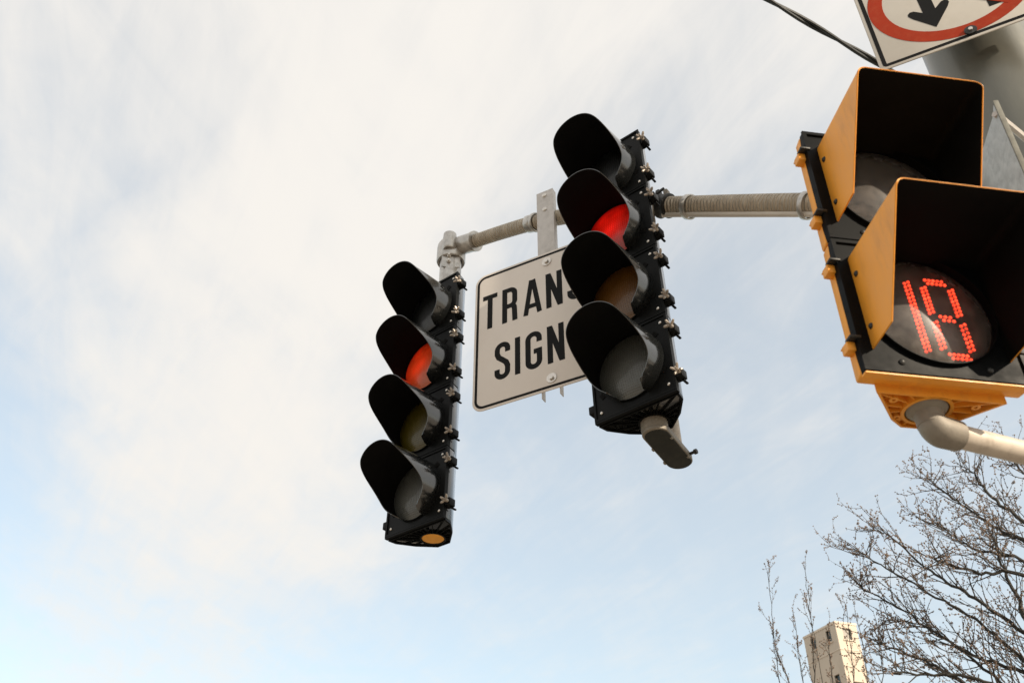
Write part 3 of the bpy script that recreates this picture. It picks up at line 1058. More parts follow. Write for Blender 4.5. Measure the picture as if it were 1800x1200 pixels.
def glyph(c, w, h, t):
    a = t / 2
    x0, x1, z0, z1 = a, w - a, a, h - a
    m = h * 0.5
    r = min(0.030, (x1 - x0) / 2)
    if c == 'T':
        return [[(0, z1), (w, z1)], [(w / 2, 0), (w / 2, z1)]]
    if c == 'I':
        return [[(w / 2, 0), (w / 2, h)]]
    if c == 'L':
        return [[(x0, h), (x0, z0), (w, z0)]]
    if c == 'N':
        return [[(x0, 0), (x0, h)], [(x1, 0), (x1, h)], [(x0 + 0.002, h - 0.01), (x1 - 0.002, 0.01)]]
    if c == 'A':
        return [[(a * 0.8, 0), (w / 2 - 0.004, h)], [(w - a * 0.8, 0), (w / 2 + 0.004, h)], [(w * 0.24, h * 0.235), (w * 0.76, h * 0.235)]]
    if c == 'R':
        zm = h * 0.46
        bowl = [(x0, z1)] + arc(x1 - r, z1 - r, r, 90, 0, 7) + arc(x1 - r, zm + r, r, 0, -90, 7) + [(x0, zm)]
        return [[(x0, 0), (x0, h)], bowl, arc(x1 - 0.026, zm - 0.020, 0.024, 70, 0, 5) + [(x1 + 0.001, 0)]]
    if c == 'S':
        rr = (x1 - x0) / 2
        cx = w / 2
        up = arc(cx, z1 - rr, rr, -8, 180, 14)
        lo = arc(cx, z0 + rr, rr, 0, -188, 14)
        return [[(x1, z1 - rr - 0.018)] + up + [(x0, h * 0.70), (x0 + 0.008, h * 0.60), (cx, m + 0.004), (x1 - 0.008, h * 0.43), (x1, h * 0.33)] + lo + [(x0, z0 + rr + 0.018)]]
    if c == 'G':
        rr = (x1 - x0) / 2
        cx = w / 2
        return [[(x1, z1 - rr - 0.020)] + arc(cx, z1 - rr, rr, 0, 180, 14) + arc(cx, z0 + rr, rr, 180, 360, 14) + [(x1, h * 0.46), (cx, h * 0.46)]]
    return []


def write(parent, specs, zb, h, t, y):
    for c, xa, w in specs:
        mb = MB()
        for i, st in enumerate(glyph(c, w, h, t)):
            mb.ribbon([(xa + p[0], zb + p[1]) for p in st], t * (0.92 if c == 'A' else 1.0), 0.001, y - 0.00008 * i)
        mb.build('letter', sign_black, parent, smooth=0)


write(sign, [('T', -0.301, 0.078), ('R', -0.196, 0.080), ('A', -0.083, 0.093), ('N', 0.034, 0.083), ('S', 0.141, 0.080), ('I', 0.243, 0.027), ('T', 0.290, 0.078)], -0.641, LH, LT, -0.0007)
write(sign, [('S', -0.233, 0.080), ('I', -0.129, 0.027), ('G', -0.076, 0.083), ('N', 0.033, 0.083), ('A', 0.158, 0.093), ('L', 0.272, 0.072)], -0.952, LH, LT, -0.0007)
for x, z in ((0.042, -0.357), (0.050, -1.030)):
    w_ = MB().lathe([(0.008, 0.001), (0.024, 0.001), (0.024, 0.004), (0.008, 0.004)], 28, M=align((x, 0, z), (0, -1, 0))).build('washer', steel, sign)
    MB().lathe([(0, 0.004), (0.011, 0.004), (0.0115, 0.012), (0.0, 0.0125)], 6, M=align((x, 0, z), (0, -1, 0))).build('bolt_head', steel, sign, smooth=0)
# channel bar that hangs it from the arm
bx0, bx1 = -0.006, 0.086
mb = MB()
mb.box((bx0, 0.005, Z0 + 0.02), (bx1, 0.009, 0.128))
bar = mb.build('hanger_bar', alu, sign, bevel=0.001)
for x in (bx0 + 0.001, bx1 - 0.005):
    MB().box((x, 0.0092, Z0 - 0.026), (x + 0.004, 0.040, 0.1265)).build('bar_flange', alu, sign, bevel=0.001)
for z in (0.098, 0.000):
    MB().lathe([(0, 0), (0.0125, 0), (0.0125, 0.003), (0.009, 0.006), (0, 0.0075)], 20, M=align((0.038, 0.005, z), (0, -1, 0))).build('rivet_bolt', steel, sign)

# ------------------------------------------------------------------ yellow pedestrian countdown signal
MP = pose((0.8356, 1.4513, 1.0295), 0.1379, -0.0121, 0.0055)
ped = thing('pedestrian_signal', 'yellow two section pedestrian signal with box visors, red countdown reading 18', 'pedestrian signal', M=MP)
PH_FL = [(0.1715, 0.015), (0.168, 0.046), (-0.168, 0.046), (-0.1715, 0.015)]
PH_BD = [(0.134, 0.044), (0.104, 0.076), (0.034, 0.152), (-0.034, 0.152), (-0.104, 0.076), (-0.134, 0.044)]
PSEC = make_section_meshes('p_', yellow, black_gloss, yellow, PH_FL, lr=0.139, lug=0.62)
mb = MB()
mb.prism(PH_FL, 0.0025, PW - 0.0025)
mb.prism(PH_BD, 0.004, PW - 0.004)
PHOUSE = mb.mesh('housing', yellow, bevel=0.005, seg=3)


def ped_visor():
    vx, vt, rad = 0.1430, 0.305, 0.022
    th = 0.0032
    N = 8

    def outline(o):
        # left wall bottom -> up -> rounded corner -> top -> rounded corner -> right wall bottom
        x, zt, r = vx - o, vt - o, rad - o
        P = [(-x, 0.060), (-x, 0.10), (-x, 0.16), (-x, 0.22)]
        P += [(-x + r - r * math.cos(R(90 * i / N)), zt - r + r * math.sin(R(90 * i / N))) for i in range(N + 1)]
        P += [(x - r + r * math.sin(R(90 * i / N)), zt - r + r * math.cos(R(90 * i / N))) for i in range(N + 1)]
        P += [(x, 0.22), (x, 0.16), (x, 0.10), (x, 0.060)]
        return P

    def depth(z):
        if z <= 0.062:
            return 0.082
        return min(0.219, 0.082 + (z - 0.060) * (0.219 - 0.082) / (0.292 - 0.060))
    O, I = outline(0.0), outline(th)
    n = len(O)
    mbv = MB()
    vs = []
    for P, o in ((O, 0), (I, 1)):
        for p, q in zip(P, O):
            zb = p[1]
            if q[1] <= 0.0605:
                zb = 0.056
            vs.append((p[0], 0.0, zb))
        for p, q in zip(P, O):
            vs.append((p[0], -depth(q[1]), p[1]))
    fo, fi = [], []
    for i in range(n - 1):
        fo.append((i, i + 1, n + i + 1, n + i))
        fi.append((2 * n + i, 3 * n + i, 3 * n + i + 1, 2 * n + i + 1))
        fo.append((n + i, n + i + 1, 3 * n + i + 1, 3 * n + i))
    # lower edge: short return with a clipped corner
    for i in (0, n - 1):
        fo.append((i, n + i, 3 * n + i, 2 * n + i))
    mbv.add(vs, fo, 0)
    k = len(mbv.v)
    mbv.f += fi
    mbv.m += [1] * len(fi)
    return mbv


pv_mb = ped_visor()
me = pv_mb.mesh('visor', [yellow, black_matte])
# rounded lip: bevel the front edge a little
bm = bmesh.new()
bm.from_mesh(me)
ed = [e for e in bm.edges if len(e.link_faces) == 2 and e.calc_face_angle(0) > R(50) and all(v.co.y < -0.05 for v in e.verts)]
bmesh.ops.bevel(bm, geom=ed, offset=0.0012, segments=2, affect='EDGES', clamp_overlap=True, material=0)
bm.to_mesh(me)
bm.free()
me.polygons.foreach_set('use_smooth', [True] * len(me.polygons))
me.set_sharp_from_angle(angle=R(40))
PVIS = me
CLIP = MB().box((-0.012, -0.008, -0.003), (0.012, 0.016, 0.003)).mesh('clip', black_iron, bevel=0.002)
PSCREW = MB().lathe([(0.0, 0.0042), (0.0035, 0.0038), (0.0062, 0.0015), (0.0068, -0.001), (0, -0.001)], 10, M=Matrix.Rotation(R(90), 4, 'X')).mesh('screw', black_iron)
COVER = PSEC['lens_m'].mesh('lens_cover', cover)
BACK = MB().lathe([(0, 0), (0.1385, 0)], 48, M=Matrix.Rotation(R(90), 4, 'X')).mesh('display_back', black_matte, smooth=0)
for k in range(2):
    h = link('housing', PHOUSE, ped, loc=(0, 0, k * PW))
    link('door', PSEC['door'], h)
    link('visor', PVIS, h)
    link('lens_cover', COVER, h, loc=(0, 0.0015, CZ))
    link('display_back', BACK, h, loc=(0, 0.0138, CZ))
    for z in (0.0658, 0.2665):
        for sg in (-1, 1):
            M = Matrix.Translation((sg * HW, 0.012, z))
            if sg < 0:
                M = M @ Matrix.Rotation(math.pi, 4, 'Y')
            link('latch_lug', PSEC['lug'], h, M=M)
            link('clip', CLIP, h, loc=(sg * (HW + 0.004), -0.001, z + 0.012))
    for x, z in ((-0.1435, 0.10), (-0.1435, 0.235)):
        link('screw', PSCREW, h, M=Matrix.Translation((x, -0.016, z)) @ Matrix.Rotation(R(-90), 4, 'Z'))
    for x, z in ((-0.09, 0.03), (0.09, 0.03)):
        link('screw', PSCREW, h, loc=(x, -0.001, z))
mb = MB()
PB = [(0.134, 0.040), (0.104, 0.076), (0.062, 0.128), (0.030, 0.152), (-0.030, 0.152), (-0.062, 0.128), (-0.104, 0.076), (-0.134, 0.040)]
PHUB = Vector((-0.006, 0.088))
bottom_ribs(mb, PB, PHUB, -0.012, 0.006, n=20, hub_r=0.045)
c = Vector((0, 0.09))
n = len(PB)
inn = [(c + (Vector(p) - c) * 0.93) for p in PB]
vs = [(p[0], p[1], 0.006) for p in PB] + [(p[0], p[1], -0.016) for p in PB] + [(p.x, p.y, -0.016) for p in inn] + [(p.x, p.y, 0.006) for p in inn]
fs = []
for i in range(n):
    j = (i + 1) % n
    fs += [(i, j, n + j, n + i), (n + i, n + j, 2 * n + j, 2 * n + i), (2 * n + i, 2 * n + j, 3 * n + j, 3 * n + i)]
mb.add(vs, fs)
mb.lathe([(0.043, 0.004), (0.050, 0.004), (0.050, -0.016), (0.043, -0.016), (0.043, 0.004)], 32, M=Matrix.Translation((PHUB.x, PHUB.y, 0)))
for x, y in ((-0.085, 0.066), (-0.03, 0.062), (0.085, 0.066), (-0.05, 0.125)):
    mb.lathe([(0.004, 0.004), (0.009, 0.004), (0.009, -0.013), (0.004, -0.013), (0.004, 0.004)], 12, M=Matrix.Translation((x, y, 0)))
mb.box((-HW + 0.002, -0.002, -0.003), (HW - 0.002, 0.016, 0.001))
mb.build('bottom_cap', yellow, ped)

# the lit countdown: pairs of staggered red lamps
LED = bmesh.new()
bmesh.ops.create_icosphere(LED, subdivisions=1, radius=0.0044)
LV = [tuple(v.co) for v in LED.verts]
LF = [[v.index for v in f.verts] for f in LED.faces]
LED.free()


def led_run(mb, x0, z0, x1, z1, w=0.0092, pitch=0.0100):
    d = Vector((x1 - x0, z1 - z0))
    L = d.length
    d.normalize()
    nn = Vector((-d.y, d.x))
    k = max(2, int(round(L / pitch)))
    for i in range(k + 1):
        for sgn in (-1, 1):
            tt = (i + (0.25 if sgn > 0 else -0.25)) / k
            if tt < -0.01 or tt > 1.01:
                continue
            p = Vector((x0, z0)) + d * L * tt + nn * sgn * w / 2
            mb.add([(v[0] + p.x, v[1] * 0.7 + 0.0105, v[2] + p.y) for v in LV], LF)


one = MB()
led_run(one, -0.020, 0.068, -0.020, 0.254)
o = one.build('countdown_digit', led_m, ped)
o['kind'] = 'stuff'
o['label'] = 'glowing red numeral 1'
eig = MB()
xl, xr, zb, zm, zt = 0.015, 0.075, 0.065, 0.161, 0.258
c_ = 0.014
led_run(eig, xl, zb + c_, xl, zm - 0.008)
led_run(eig, xl, zm + 0.008, xl, zt - c_)
led_run(eig, xr, zb + c_, xr, zm - 0.008)
led_run(eig, xr, zm + 0.008, xr, zt - c_)
led_run(eig, xl + c_, zm, xr - c_, zm)
led_run(eig, xl + 0.007, zt, xr - 0.007, zt)
led_run(eig, xl + 0.007, zb, xr - 0.007, zb)
o = eig.build('countdown_digit', led_m, ped)
o['kind'] = 'stuff'
o['label'] = 'glowing red numeral 8'

# side pipe from the pole that carries it
PHW = MP @ Vector((PHUB.x, PHUB.y, -0.004))
pb_ = thing('pipe_bracket', 'cream pipe with grey elbow holding the pedestrian signal from below', 'pipe bracket', loc=PHW)
pd = Vector((0.93, 0.37, 0)).normalized()
zdn = -0.056
MB().lathe([(0.0, 0.0), (0.0405, 0.0), (0.0405, -0.010), (0.036, -0.015), (0.029, -0.020), (0.0270, -0.034), (0.0275, -0.046), (0.0, -0.046)], 32).build('collar', cast, pb_)
path, rads = [Vector((0, 0, zdn + 0.036))], [0.0275]
for i in range(13):
    a = R(90 * i / 12)
    path.append(Vector((0, 0, zdn + 0.024)) + pd * 0.024 * (1 - math.cos(a)) - Vector((0, 0, 0.024 * math.sin(a))))
    rads.append(0.0270 + 0.0045 * math.sin(a))
path += [path[-1] + pd * 0.020, path[-1] + pd * 0.034, path[-1] + pd * 0.036]
rads += [0.0310, 0.0305, 0.0255]
MB().tube(path, rads, 28).build('elbow', cast, pb_)
endp = Vector((POLE.x, POLE.y, 0)) - Vector((PHW.x, PHW.y, 0))
run = endp.dot(pd) - 0.10
MB().tube([Vector((0, 0, zdn)) + pd * 0.055, Vector((0, 0, zdn)) + pd * (0.055 + run) * 0.5, Vector((0, 0, zdn)) + pd * run], 0.0240, 28).build('pipe', pipe_paint, pb_)
MB().lathe([(0.0, -0.01), (0.05, -0.01), (0.05, 0.012), (0.03, 0.03), (0.0, 0.03)], 24, M=align(Vector((0, 0, zdn)) + pd * (run - 0.11), -pd)).build('pole_flange', cast, pb_)

# ------------------------------------------------------------------ no U-turn sign on the pole
UY = math.atan2(-0.451, 0.892)
un = Vector((-0.451, -0.892, 0)).normalized()
ux = Vector((0.892, -0.451, 0)).normalized()
uc = Vector((1.75, 2.02, 0)) + un * 0.25 + ux * (-0.105)
MU = pose((uc.x, uc.y, 3.005), UY, -0.006, 0.0)
us = thing('no_u_turn_sign', 'white sign with red ring and slash over a black U-turn arrow, on the pole', 'sign', M=MU)
H = 0.30
MB().prism(rrect(-H, -H, H, H, 0.012, 4), 0.0, 0.004, axis='y').build('panel', [sign_white2], us, bevel=0.001)
MB().ribbon(rrect(-H + 0.0185, -H + 0.0185, H - 0.0185, H - 0.0185, 0.008, 3)[:-1], 0.0135, 0.001, -0.0006, closed=True).build('border', sign_black, us, smooth=0)
MB().ribbon(arc(0, 0.0, 0.248, 0, 360, 72)[:-1], 0.050, 0.001, -0.0008, closed=True).build('prohibition_ring', sign_red, us, smooth=0)
MB().ribbon([(-0.166, 0.166), (0.166, -0.166)], 0.080, 0.001, -0.0014).build('prohibition_slash', sign_red, us, smooth=0)
ar = MB()
ar.ribbon([(0.104, -0.178), (0.104, 0.03)] + arc(0.008, 0.03, 0.096, 0, 180, 20)[1:] + [(-0.088, -0.100)], 0.042, 0.001, -0.0006)
ar.prism([(-0.088, -0.182), (-0.030, -0.098), (-0.020, -0.078), (-0.021, -0.066), (-0.030, -0.058), (-0.042, -0.060), (-0.068, -0.086), (-0.108, -0.086), (-0.134, -0.060), (-0.146, -0.058), (-0.155, -0.066), (-0.156, -0.078), (-0.146, -0.098)], 0.001, -0.00075, axis='y')
ar.build('turn_arrow', sign_black, us, smooth=0)
for z in (-0.262, 0.262):
    MB().lathe([(0.006, 0), (0.020, 0), (0.020, 0.005), (0.006, 0.006)], 20, M=align((0.0, -0.001, z), (0, -1, 0))).build('washer', black_iron, us)
    MB().lathe([(0, 0.003), (0.0075, 0.003), (0.0075, 0.011), (0, 0.012)], 6, M=align((0.0, -0.001, z), (0, -1, 0))).build('bolt_head', steel, us, smooth=0)
for z in (-0.20, 0.20):
    MB().box((-0.06, 0.0045, z - 0.02), (0.26, 0.032, z + 0.02)).build('mounting_channel', alu, us, bevel=0.002)

# bare sheet seen from the side, strapped to the pole
pc = Vector((1.329, 1.626, 2.082))
pdir = Vector((0.16, 0.985, 0)).normalized()
MPl = pose(pc, math.atan2(pdir.y, pdir.x), 0.0, 0.035)
pl = thing('sign_panel', 'bare grey metal panel bolted to the pole behind the yellow visors', 'sign panel', M=MPl)
MB().prism([(0.0, 0.0), (0.012, 0.0), (0.03, -0.015), (0.42, -0.015), (0.43, -0.03), (0.43, -0.70), (0.0, -0.70)], 0.0, 0.006, axis='y').build('sheet', plate_m, pl, bevel=0.001)
MB().box((-0.006, -0.004, -0.70), (-0.0005, 0.010, 0.004)).build('edge_rail', rail_m, pl, bevel=0.001)
MB().lathe([(0, 0), (0.011, 0), (0.011, 0.013), (0, 0.014)], 8, M=align((0.028, -0.001, -0.045), (0, -1, 0))).build('bolt', black_iron, pl, smooth=0)
poleL = MPl.inverted() @ (Vector((POLE.x, POLE.y, 0)) + Vector((-0.05, -0.18, pc.z + EYE.z - 0.045)))
MB().tube([Vector((0.010, 0.010, -0.032)), poleL], [0.010, 0.010], 6).build('strap', alu, pl)
MB().box((0.24, 0.0065, -0.06), (0.29, 0.16, -0.03)).build('stand_off', alu, pl, bevel=0.002)

# ------------------------------------------------------------------ overhead cable
c0, c1 = Vector((1.52, 3.15, 6.6)), Vector((2.25, 3.56, 6.6))
cdv = (c1 - c0).normalized()
ends = [c0 - cdv * 14, c0 + cdv * 16]
cb = thing('overhead_cable', 'black twisted overhead cable crossing the sky above the pole', 'cable', loc=ends[0])
for ph, rr in ((0.0, 0.0125), (math.pi, 0.011)):
    nrm = Vector((-cdv.y, cdv.x, 0))
    pts = []
    for i in range(321):
        f_ = i / 320
        p = (ends[1] - ends[0]) * f_
        s_ = f_ * 30
        a = s_ * 2 * math.pi / 1.15 + ph + 0.6 * math.sin(s_ * 1.3)
        sag = 0.25 * ((2 * f_ - 0.93) ** 2)
        pts.append(p + nrm * 0.010 * math.cos(a) + Vector((0, 0, 0.010 * math.sin(a) + sag)))
    MB().tube(pts, rr, 8).build('strand', rubber, cb)

# ------------------------------------------------------------------ tower far behind
TW = Vector((18.379, 51.838, 0))
TH = 19.897 + 1.6
tw = thing('tower', 'tall cream rendered tower with dark windows behind the bare branches', 'building', loc=TW)
dl = Vector((-0.407, 0.913, 0)).normalized()
dr = Vector((0.951, 0.31, 0)).normalized()
WL, WR = 2.80, 1.40


def face_pt(d_, s_, z_, off, nrm_):
    return d_ * s_ + nrm_ * off + Vector((0, 0, z_))


nl = Vector((-0.913, -0.407, 0)).normalized()
nr = Vector((0.31, -0.951, 0)).normalized()
LWIN = [(0.78, TH - 1.00, 0.40, 0.66)]


def wall_with_holes(name, d_, nrm_, width, holes, parent, back):
    """wall built as cells round its openings; each opening gets real depth"""
    xs = sorted({0.0, width} | {q for h_ in holes for q in (h_[0], h_[1])})
    zs = sorted({0.0, TH} | {q for h_ in holes for q in (h_[2], h_[3])})
    mbw = MB()
    for a, b in zip(xs[:-1], xs[1:]):
        for c2, d2 in zip(zs[:-1], zs[1:]):
            mxx, mzz = (a + b) / 2, (c2 + d2) / 2
            if any(h_[0] < mxx < h_[1] and h_[2] < mzz < h_[3] for h_ in holes):
                continue
            mbw.add([face_pt(d_, a, c2, 0, nrm_), face_pt(d_, b, c2, 0, nrm_), face_pt(d_, b, d2, 0, nrm_), face_pt(d_, a, d2, 0, nrm_)], [(0, 1, 2, 3)])
    for h_ in holes:
        q = [(h_[0], h_[2]), (h_[1], h_[2]), (h_[1], h_[3]), (h_[0], h_[3])]
        for i in range(4):
            p, r2 = q[i], q[(i + 1) % 4]
            mbw.add([face_pt(d_, p[0], p[1], 0, nrm_), face_pt(d_, r2[0], r2[1], 0, nrm_), face_pt(d_, r2[0], r2[1], -0.14, nrm_), face_pt(d_, p[0], p[1], -0.14, nrm_)], [(0, 1, 2, 3)])
    w = mbw.build(name, tower_m, parent, smooth=0)
    for h_ in holes:
        wm_ = MB()
        wm_.add([face_pt(d_, h_[0], h_[2], -0.12, nrm_), face_pt(d_, h_[1], h_[2], -0.12, nrm_), face_pt(d_, h_[1], h_[3], -0.12, nrm_), face_pt(d_, h_[0], h_[3], -0.12, nrm_)], [(0, 1, 2, 3)])
        wm_.build('window_pane', h_[4], w, smooth=0)
        Mf = Matrix((d_, -nrm_, Vector((0, 0, 1)))).transposed().to_4x4()
        fm = MB()
        for lo, hi in (((h_[0], 0.06, h_[2]), (h_[0] + 0.04, 0.11, h_[3])), ((h_[1] - 0.04, 0.06, h_[2]), (h_[1], 0.11, h_[3]))):
            fm.box(lo, hi, 0, Mf)
        fm.build('window_frame', tower_dark, w, smooth=0)
        MB().box((h_[0] - 0.06, -0.06, h_[2] - 0.07), (h_[1] + 0.06, 0.05, h_[2] - 0.005), 0, Mf).build('window_sill', tower_trim, w, smooth=0)
    return w


lh = []
for lev in range(7):
    zt_ = TH - 0.30 - lev * 2.5
    if lev == 0:
        lh += [(0.50, 0.90, zt_ - 0.68, zt_, glass_dark), (1.86, 2.26, zt_ - 0.68, zt_, glass_dark)]
    else:
        lh += [(0.50, 0.92, zt_ - 0.70, zt_, glass_dark)]
rh = []
for lev in range(7):
    zt_ = TH - 0.33 - lev * 3.0
    rh += [(0.42, 0.98, zt_ - 0.66, zt_, blind_m)]
wall_with_holes('wall', dl, nl, WL, lh, tw, None)
wall_with_holes('wall', dr, nr, WR, rh, tw, None)
mb = MB()
far = dl * WL + dr * WR
mb.add([dl * WL, far, far + Vector((0, 0, TH)), dl * WL + Vector((0, 0, TH))], [(0, 1, 2, 3)])
mb.add([dr * WR, far, far + Vector((0, 0, TH)), dr * WR + Vector((0, 0, TH))], [(0, 1, 2, 3)])
mb.build('rear_wall', tower_m, tw, smooth=0)
rf = MB()
z_ = TH - 0.02
rf.add([Vector((0, 0, z_)) + dl * 0.02 + dr * 0.02, Vector((0, 0, z_)) + dl * WL, Vector((0, 0, z_)) + far, Vector((0, 0, z_)) + dr * WR], [(0, 1, 2, 3)])
rf.build('roof', tower_trim, tw, smooth=0)
for lev in range(1, 7):
    for d_, nrm_, w_ in ((dl, nl, WL), (dr, nr, WR)):
        M = Matrix((d_, -nrm_, Vector((0, 0, 1)))).transposed().to_4x4()
        zz = TH - 1.55 - (lev - 1) * 2.5 - (0.004 if d_ is dr else 0.0)
        MB().box((0.0, -0.025, zz - 0.05), (w_, 0.03, zz), 0, M).build('string_course', tower_trim, tw, smooth=0)
cp_ = MB()
for d_, nrm_, w_ in ((dl, nl, WL), (dr, nr, WR)):
    M = Matrix((d_, -nrm_, Vector((0, 0, 1)))).transposed().to_4x4()
    cp_.box((-0.015 if d_ is dl else 0.0, -0.03, TH - 0.10), (w_ + 0.03, 0.10, TH + 0.02 + (0.003 if d_ is dl else 0)), 0, M)
cp_.build('coping', tower_trim, tw, smooth=0)


# ------------------------------------------------------------------ bare trees
def rv(a):
    return Vector((random.uniform(-a, a), random.uniform(-a, a), random.uniform(-a, a)))


def smooth_path(P, per=6):
    P = [Vector(p) for p in P]
    out_ = []
    for i in range(len(P) - 1):
        a, b = P[i], P[i + 1]
        p0 = P[i - 1] if i else a * 2 - b
        p3 = P[i + 2] if i + 2 < len(P) else b * 2 - a
        for k in range(per):
            t_ = k / per
            out_.append(0.5 * ((2 * a) + (b - p0) * t_ + (2 * p0 - 5 * a + 4 * b - p3) * t_ * t_ + (3 * a - p0 - 3 * b + p3) * t_ ** 3))
    out_.append(P[-1])
    return out_


def bud(mb, p, d, r):
    d = d.normalized()
    u = d.orthogonal().normalized()
    w = d.cross(u)
    L = r * 2.0
    vs = [p, p + d * L]
    for k in range(4):
        a = k * math.pi / 2
        vs.append(p + d * L * 0.45 + (u * math.cos(a) + w * math.sin(a)) * r)
    mb.add(vs, [(0, 3, 2), (0, 4, 3), (0, 5, 4), (0, 2, 5), (1, 2, 3), (1, 3, 4), (1, 4, 5), (1, 5, 2)])


def twig(mbt, mbb, p, d, L, r, lvl, budr, upw):
    """one twig with buds along it and smaller twigs off it"""
    n = max(3, int(L / 0.07))
    pts = [p.copy()]
    cur = d.normalized()
    for i in range(n):
        cur = (cur + rv(0.20) + Vector((0, 0, upw))).normalized()
        pts.append(pts[-1] + cur * (L / n))
    rads = [r * (1 - 0.72 * i / n) for i in range(n + 1)]
    mbt.tube(pts, rads, 3 if lvl else 4, caps=False)
    for i in range(1, n + 1):
        dd_ = (pts[i] - pts[i - 1]).normalized()
        if random.random() < 0.7:
            bud(mbb, pts[i], (dd_ + rv(0.8)).normalized(), budr * random.uniform(0.5, 1.15))
        if random.random() < 0.55:
            q = pts[i - 1].lerp(pts[i], 0.5)
            bud(mbb, q, (dd_ * 0.5 + rv(0.9)).normalized(), budr * random.uniform(0.4, 0.95))
        if random.random() < 0.30:
            for _ in range(3):
                bud(mbb, pts[i] + rv(budr * 1.6), rv(1.0) + Vector((0, 0, 0.3)), budr * random.uniform(0.4, 0.8))
        if lvl < 2 and random.random() < (0.62 if lvl == 0 else 0.40):
            sd2 = (dd_ + rv(0.85)).normalized()
            twig(mbt, mbb, pts[i], sd2, L * random.uniform(0.28, 0.55), r * 0.62, lvl + 1, budr, upw)
    bud(mbb, pts[-1], cur, budr)


def tree(name, label, base, fork, limbs, r0, r1, budr, seeds, density, upw, spread, tl=(0.25, 0.6)):
    random.seed(seeds)
    root = thing(name, label, 'tree', loc=base, group='bare spring trees below the signals')
    base = Vector(base)
    fk = Vector(fork) - base
    tp = smooth_path([Vector((0, 0, -0.1)), fk * 0.35 + Vector((0.05, 0.0, 0)), fk * 0.75, fk, fk * 1.02 + Vector((-0.02, 0, 0.03))], 4)
    MB().tube(tp, [r0 * (1.25 - 0.5 * min(1, i / len(tp) * 1.3)) for i in range(len(tp))], 12).build('trunk', bark, root)
    tw_, bd_ = MB(), MB()
    for L in limbs:
        P = smooth_path([Vector(q) - base for q in L], 7)
        n_ = len(P)
        P = [p + rv(0.012) for p in P]
        lr = r1 * random.uniform(0.85, 1.2)
        MB().tube(P, [max(0.004, lr * (1 - 0.86 * (i / (n_ - 1)) ** 0.8)) for i in range(n_)], 7).build('limb', bark, root)
        for i in range(4, n_):
            f_ = i / (n_ - 1)
            d_ = (P[i] - P[i - 1]).normalized()
            k = density * (0.5 + 0.8 * f_)
            cnt = int(k) + (1 if random.random() < k - int(k) else 0)
            for _ in range(cnt):
                dd_ = (d_ * random.uniform(0.4, 1.0) + rv(spread) + Vector((0, 0, upw * 2))).normalized()
                twig(tw_, bd_, P[i], dd_, random.uniform(*tl) * (1.15 - 0.45 * f_), 0.0040 + 0.0020 * (1 - f_), 0, budr, upw)
        twig(tw_, bd_, P[-1], (P[-1] - P[-2]), 0.12, 0.0045, 1, budr, upw)
    o1 = tw_.build('twigs', twig_m, root, smooth=0)
    o1['kind'] = 'stuff'
    o2 = bd_.build('buds', bud_m, root, smooth=0)
    o2['kind'] = 'stuff'
    return root


F1 = (3.696, 6.179, 2.90)
F2 = (4.024, 5.971, 3.60)
LIMBS = [
    [F1, [3.522, 6.049, 3.209], [3.366, 6.138, 3.678], [3.177, 6.238, 4.012], [2.923, 6.361, 4.276], [2.686, 6.464, 4.535], [2.5, 6.538, 4.73]],
    [F1, [3.579, 6.016, 3.405], [3.413, 6.111, 3.854], [3.196, 6.228, 4.179], [3.01, 6.32, 4.396], [2.826, 6.404, 4.699], [2.622, 6.49, 4.873]],
    [F1, [3.551, 6.033, 3.306], [3.349, 6.147, 3.614], [3.144, 6.254, 3.743], [2.96, 6.343, 3.923], [2.821, 6.407, 4.105], [2.59, 6.503, 4.322], [2.492, 6.541, 4.453]],
    [F2, [3.921, 5.799, 4.104], [3.582, 6.014, 4.486], [3.509, 6.057, 4.55], [3.346, 6.149, 4.784], [3.222, 6.214, 4.983], [3.084, 6.284, 5.278]],
    [F2, [3.879, 5.827, 3.96], [3.544, 6.037, 4.343], [3.28, 6.184, 4.518], [3.173, 6.24, 4.67], [3.074, 6.289, 4.828]],
    [F2, [3.9, 5.813, 4.032], [3.615, 5.994, 4.611], [3.49, 6.068, 4.885], [3.44, 6.097, 5.067], [3.314, 6.166, 5.264]],
    [F2, [3.807, 5.875, 3.903], [3.519, 6.051, 4.249], [3.29, 6.179, 4.317], [3.106, 6.273, 4.436], [2.988, 6.33, 4.528]],
    [F1, [3.481, 6.073, 3.457], [3.448, 6.092, 3.983], [3.424, 6.105, 4.273], [3.424, 6.106, 4.481], [3.423, 6.106, 4.622]],
    [F1, [3.416, 6.11, 3.225], [3.21, 6.22, 3.575], [3.005, 6.322, 3.876], [2.808, 6.412, 4.05], [2.486, 6.544, 4.141]],
    [F1, [3.25, 6.2, 3.249], [3.008, 6.321, 3.606], [2.861, 6.388, 3.762], [2.65, 6.479, 3.891], [2.471, 6.549, 3.977]],
    [F2, [3.967, 5.767, 4.169], [3.803, 5.877, 4.728], [3.715, 5.933, 4.988], [3.628, 5.987, 5.163]],
    [F1, [3.486, 6.07, 3.082], [3.304, 6.171, 3.451], [3.045, 6.303, 3.638], [2.729, 6.446, 3.703], [2.531, 6.526, 3.749]],
    # limbs on the far side of the crown and to the right, outside the picture
    [F2, [4.4, 6.2, 4.2], [4.7, 6.4, 4.8], [4.8, 6.5, 5.4]],
    [F2, [4.2, 6.5, 4.3], [4.1, 6.9, 4.9], [3.9, 7.2, 5.4]],
]
random.seed(5)
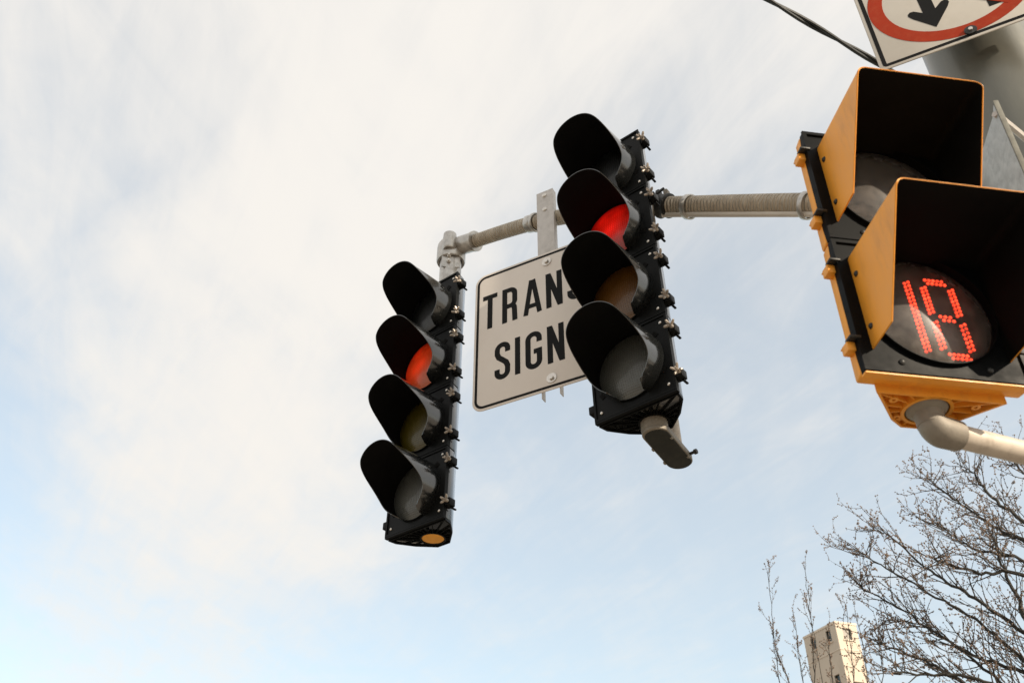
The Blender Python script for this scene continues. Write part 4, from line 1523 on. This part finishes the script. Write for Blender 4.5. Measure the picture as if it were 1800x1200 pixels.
for i, L in enumerate(LIMBS):
    # spread the limbs in depth round the trunk, keeping their bearing from the ground
    dep = random.uniform(-0.05, 0.09)
    if i < 12:
        q0, q1 = Vector(L[-2]), Vector(L[-1])
        L[-1] = list(q0.lerp(q1, 0.45))
    for k in range(1, len(L)):
        f_ = k / (len(L) - 1)
        v = Vector(L[k])
        s_ = 1 + dep * f_
        L[k] = [v.x * s_, v.y * s_, EYE.z + (v.z - EYE.z) * s_]
tree('bare_tree', 'large bare budding tree in the lower right corner, dark spreading limbs', (3.95, 6.25, 0.0), F1, LIMBS, 0.12, 0.0215, 0.0064, 21, 0.95, 0.075, 0.50, tl=(0.17, 0.46))
# second stem joining the two forks
tree_o = [o for o in SC.objects if o.name == 'bare_tree'][0]
MB().tube([Vector((3.80, 6.20, 1.9)) - Vector((3.95, 6.25, 0)), Vector((3.98, 6.08, 2.9)) - Vector((3.95, 6.25, 0)), Vector(F2) - Vector((3.95, 6.25, 0))], [0.08, 0.06, 0.04], 10).build('limb', bark, tree_o)

FB = (3.90, 12.41, 4.05)
SH = [
    [FB, [3.734, 12.452, 4.702], [3.643, 12.479, 5.558], [3.567, 12.501, 6.096], [3.632, 12.482, 7.068]],
    [FB, [3.929, 12.392, 4.688], [3.964, 12.381, 5.527], [4.057, 12.351, 6.277], [4.11, 12.333, 7.063]],
    [FB, [4.058, 12.35, 4.678], [4.165, 12.315, 5.507], [4.229, 12.293, 6.1]],
    [FB, [4.186, 12.308, 4.667], [4.414, 12.228, 5.479], [4.523, 12.188, 6.468]],
    [FB, [4.312, 12.264, 4.656], [4.576, 12.168, 5.461], [4.62, 12.152, 6.398]],
    [FB, [3.601, 12.491, 4.712], [3.539, 12.509, 5.567], [3.563, 12.502, 6.254]],
    [FB, [3.864, 12.412, 4.693], [3.814, 12.428, 5.542], [3.868, 12.411, 6.339]],
    [FB, [4.437, 12.219, 4.645], [4.735, 12.107, 5.442], [4.841, 12.065, 6.093]],
    [FB, [3.994, 12.371, 4.683], [4.051, 12.353, 5.518], [4.071, 12.346, 6.595]],
]
tree('bare_tree', 'smaller bare tree of thin upright budding shoots in front of the cream tower', (3.9, 12.5, 0.0), FB, SH, 0.10, 0.016, 0.0095, 8, 0.55, 0.16, 0.30, tl=(0.15, 0.42))
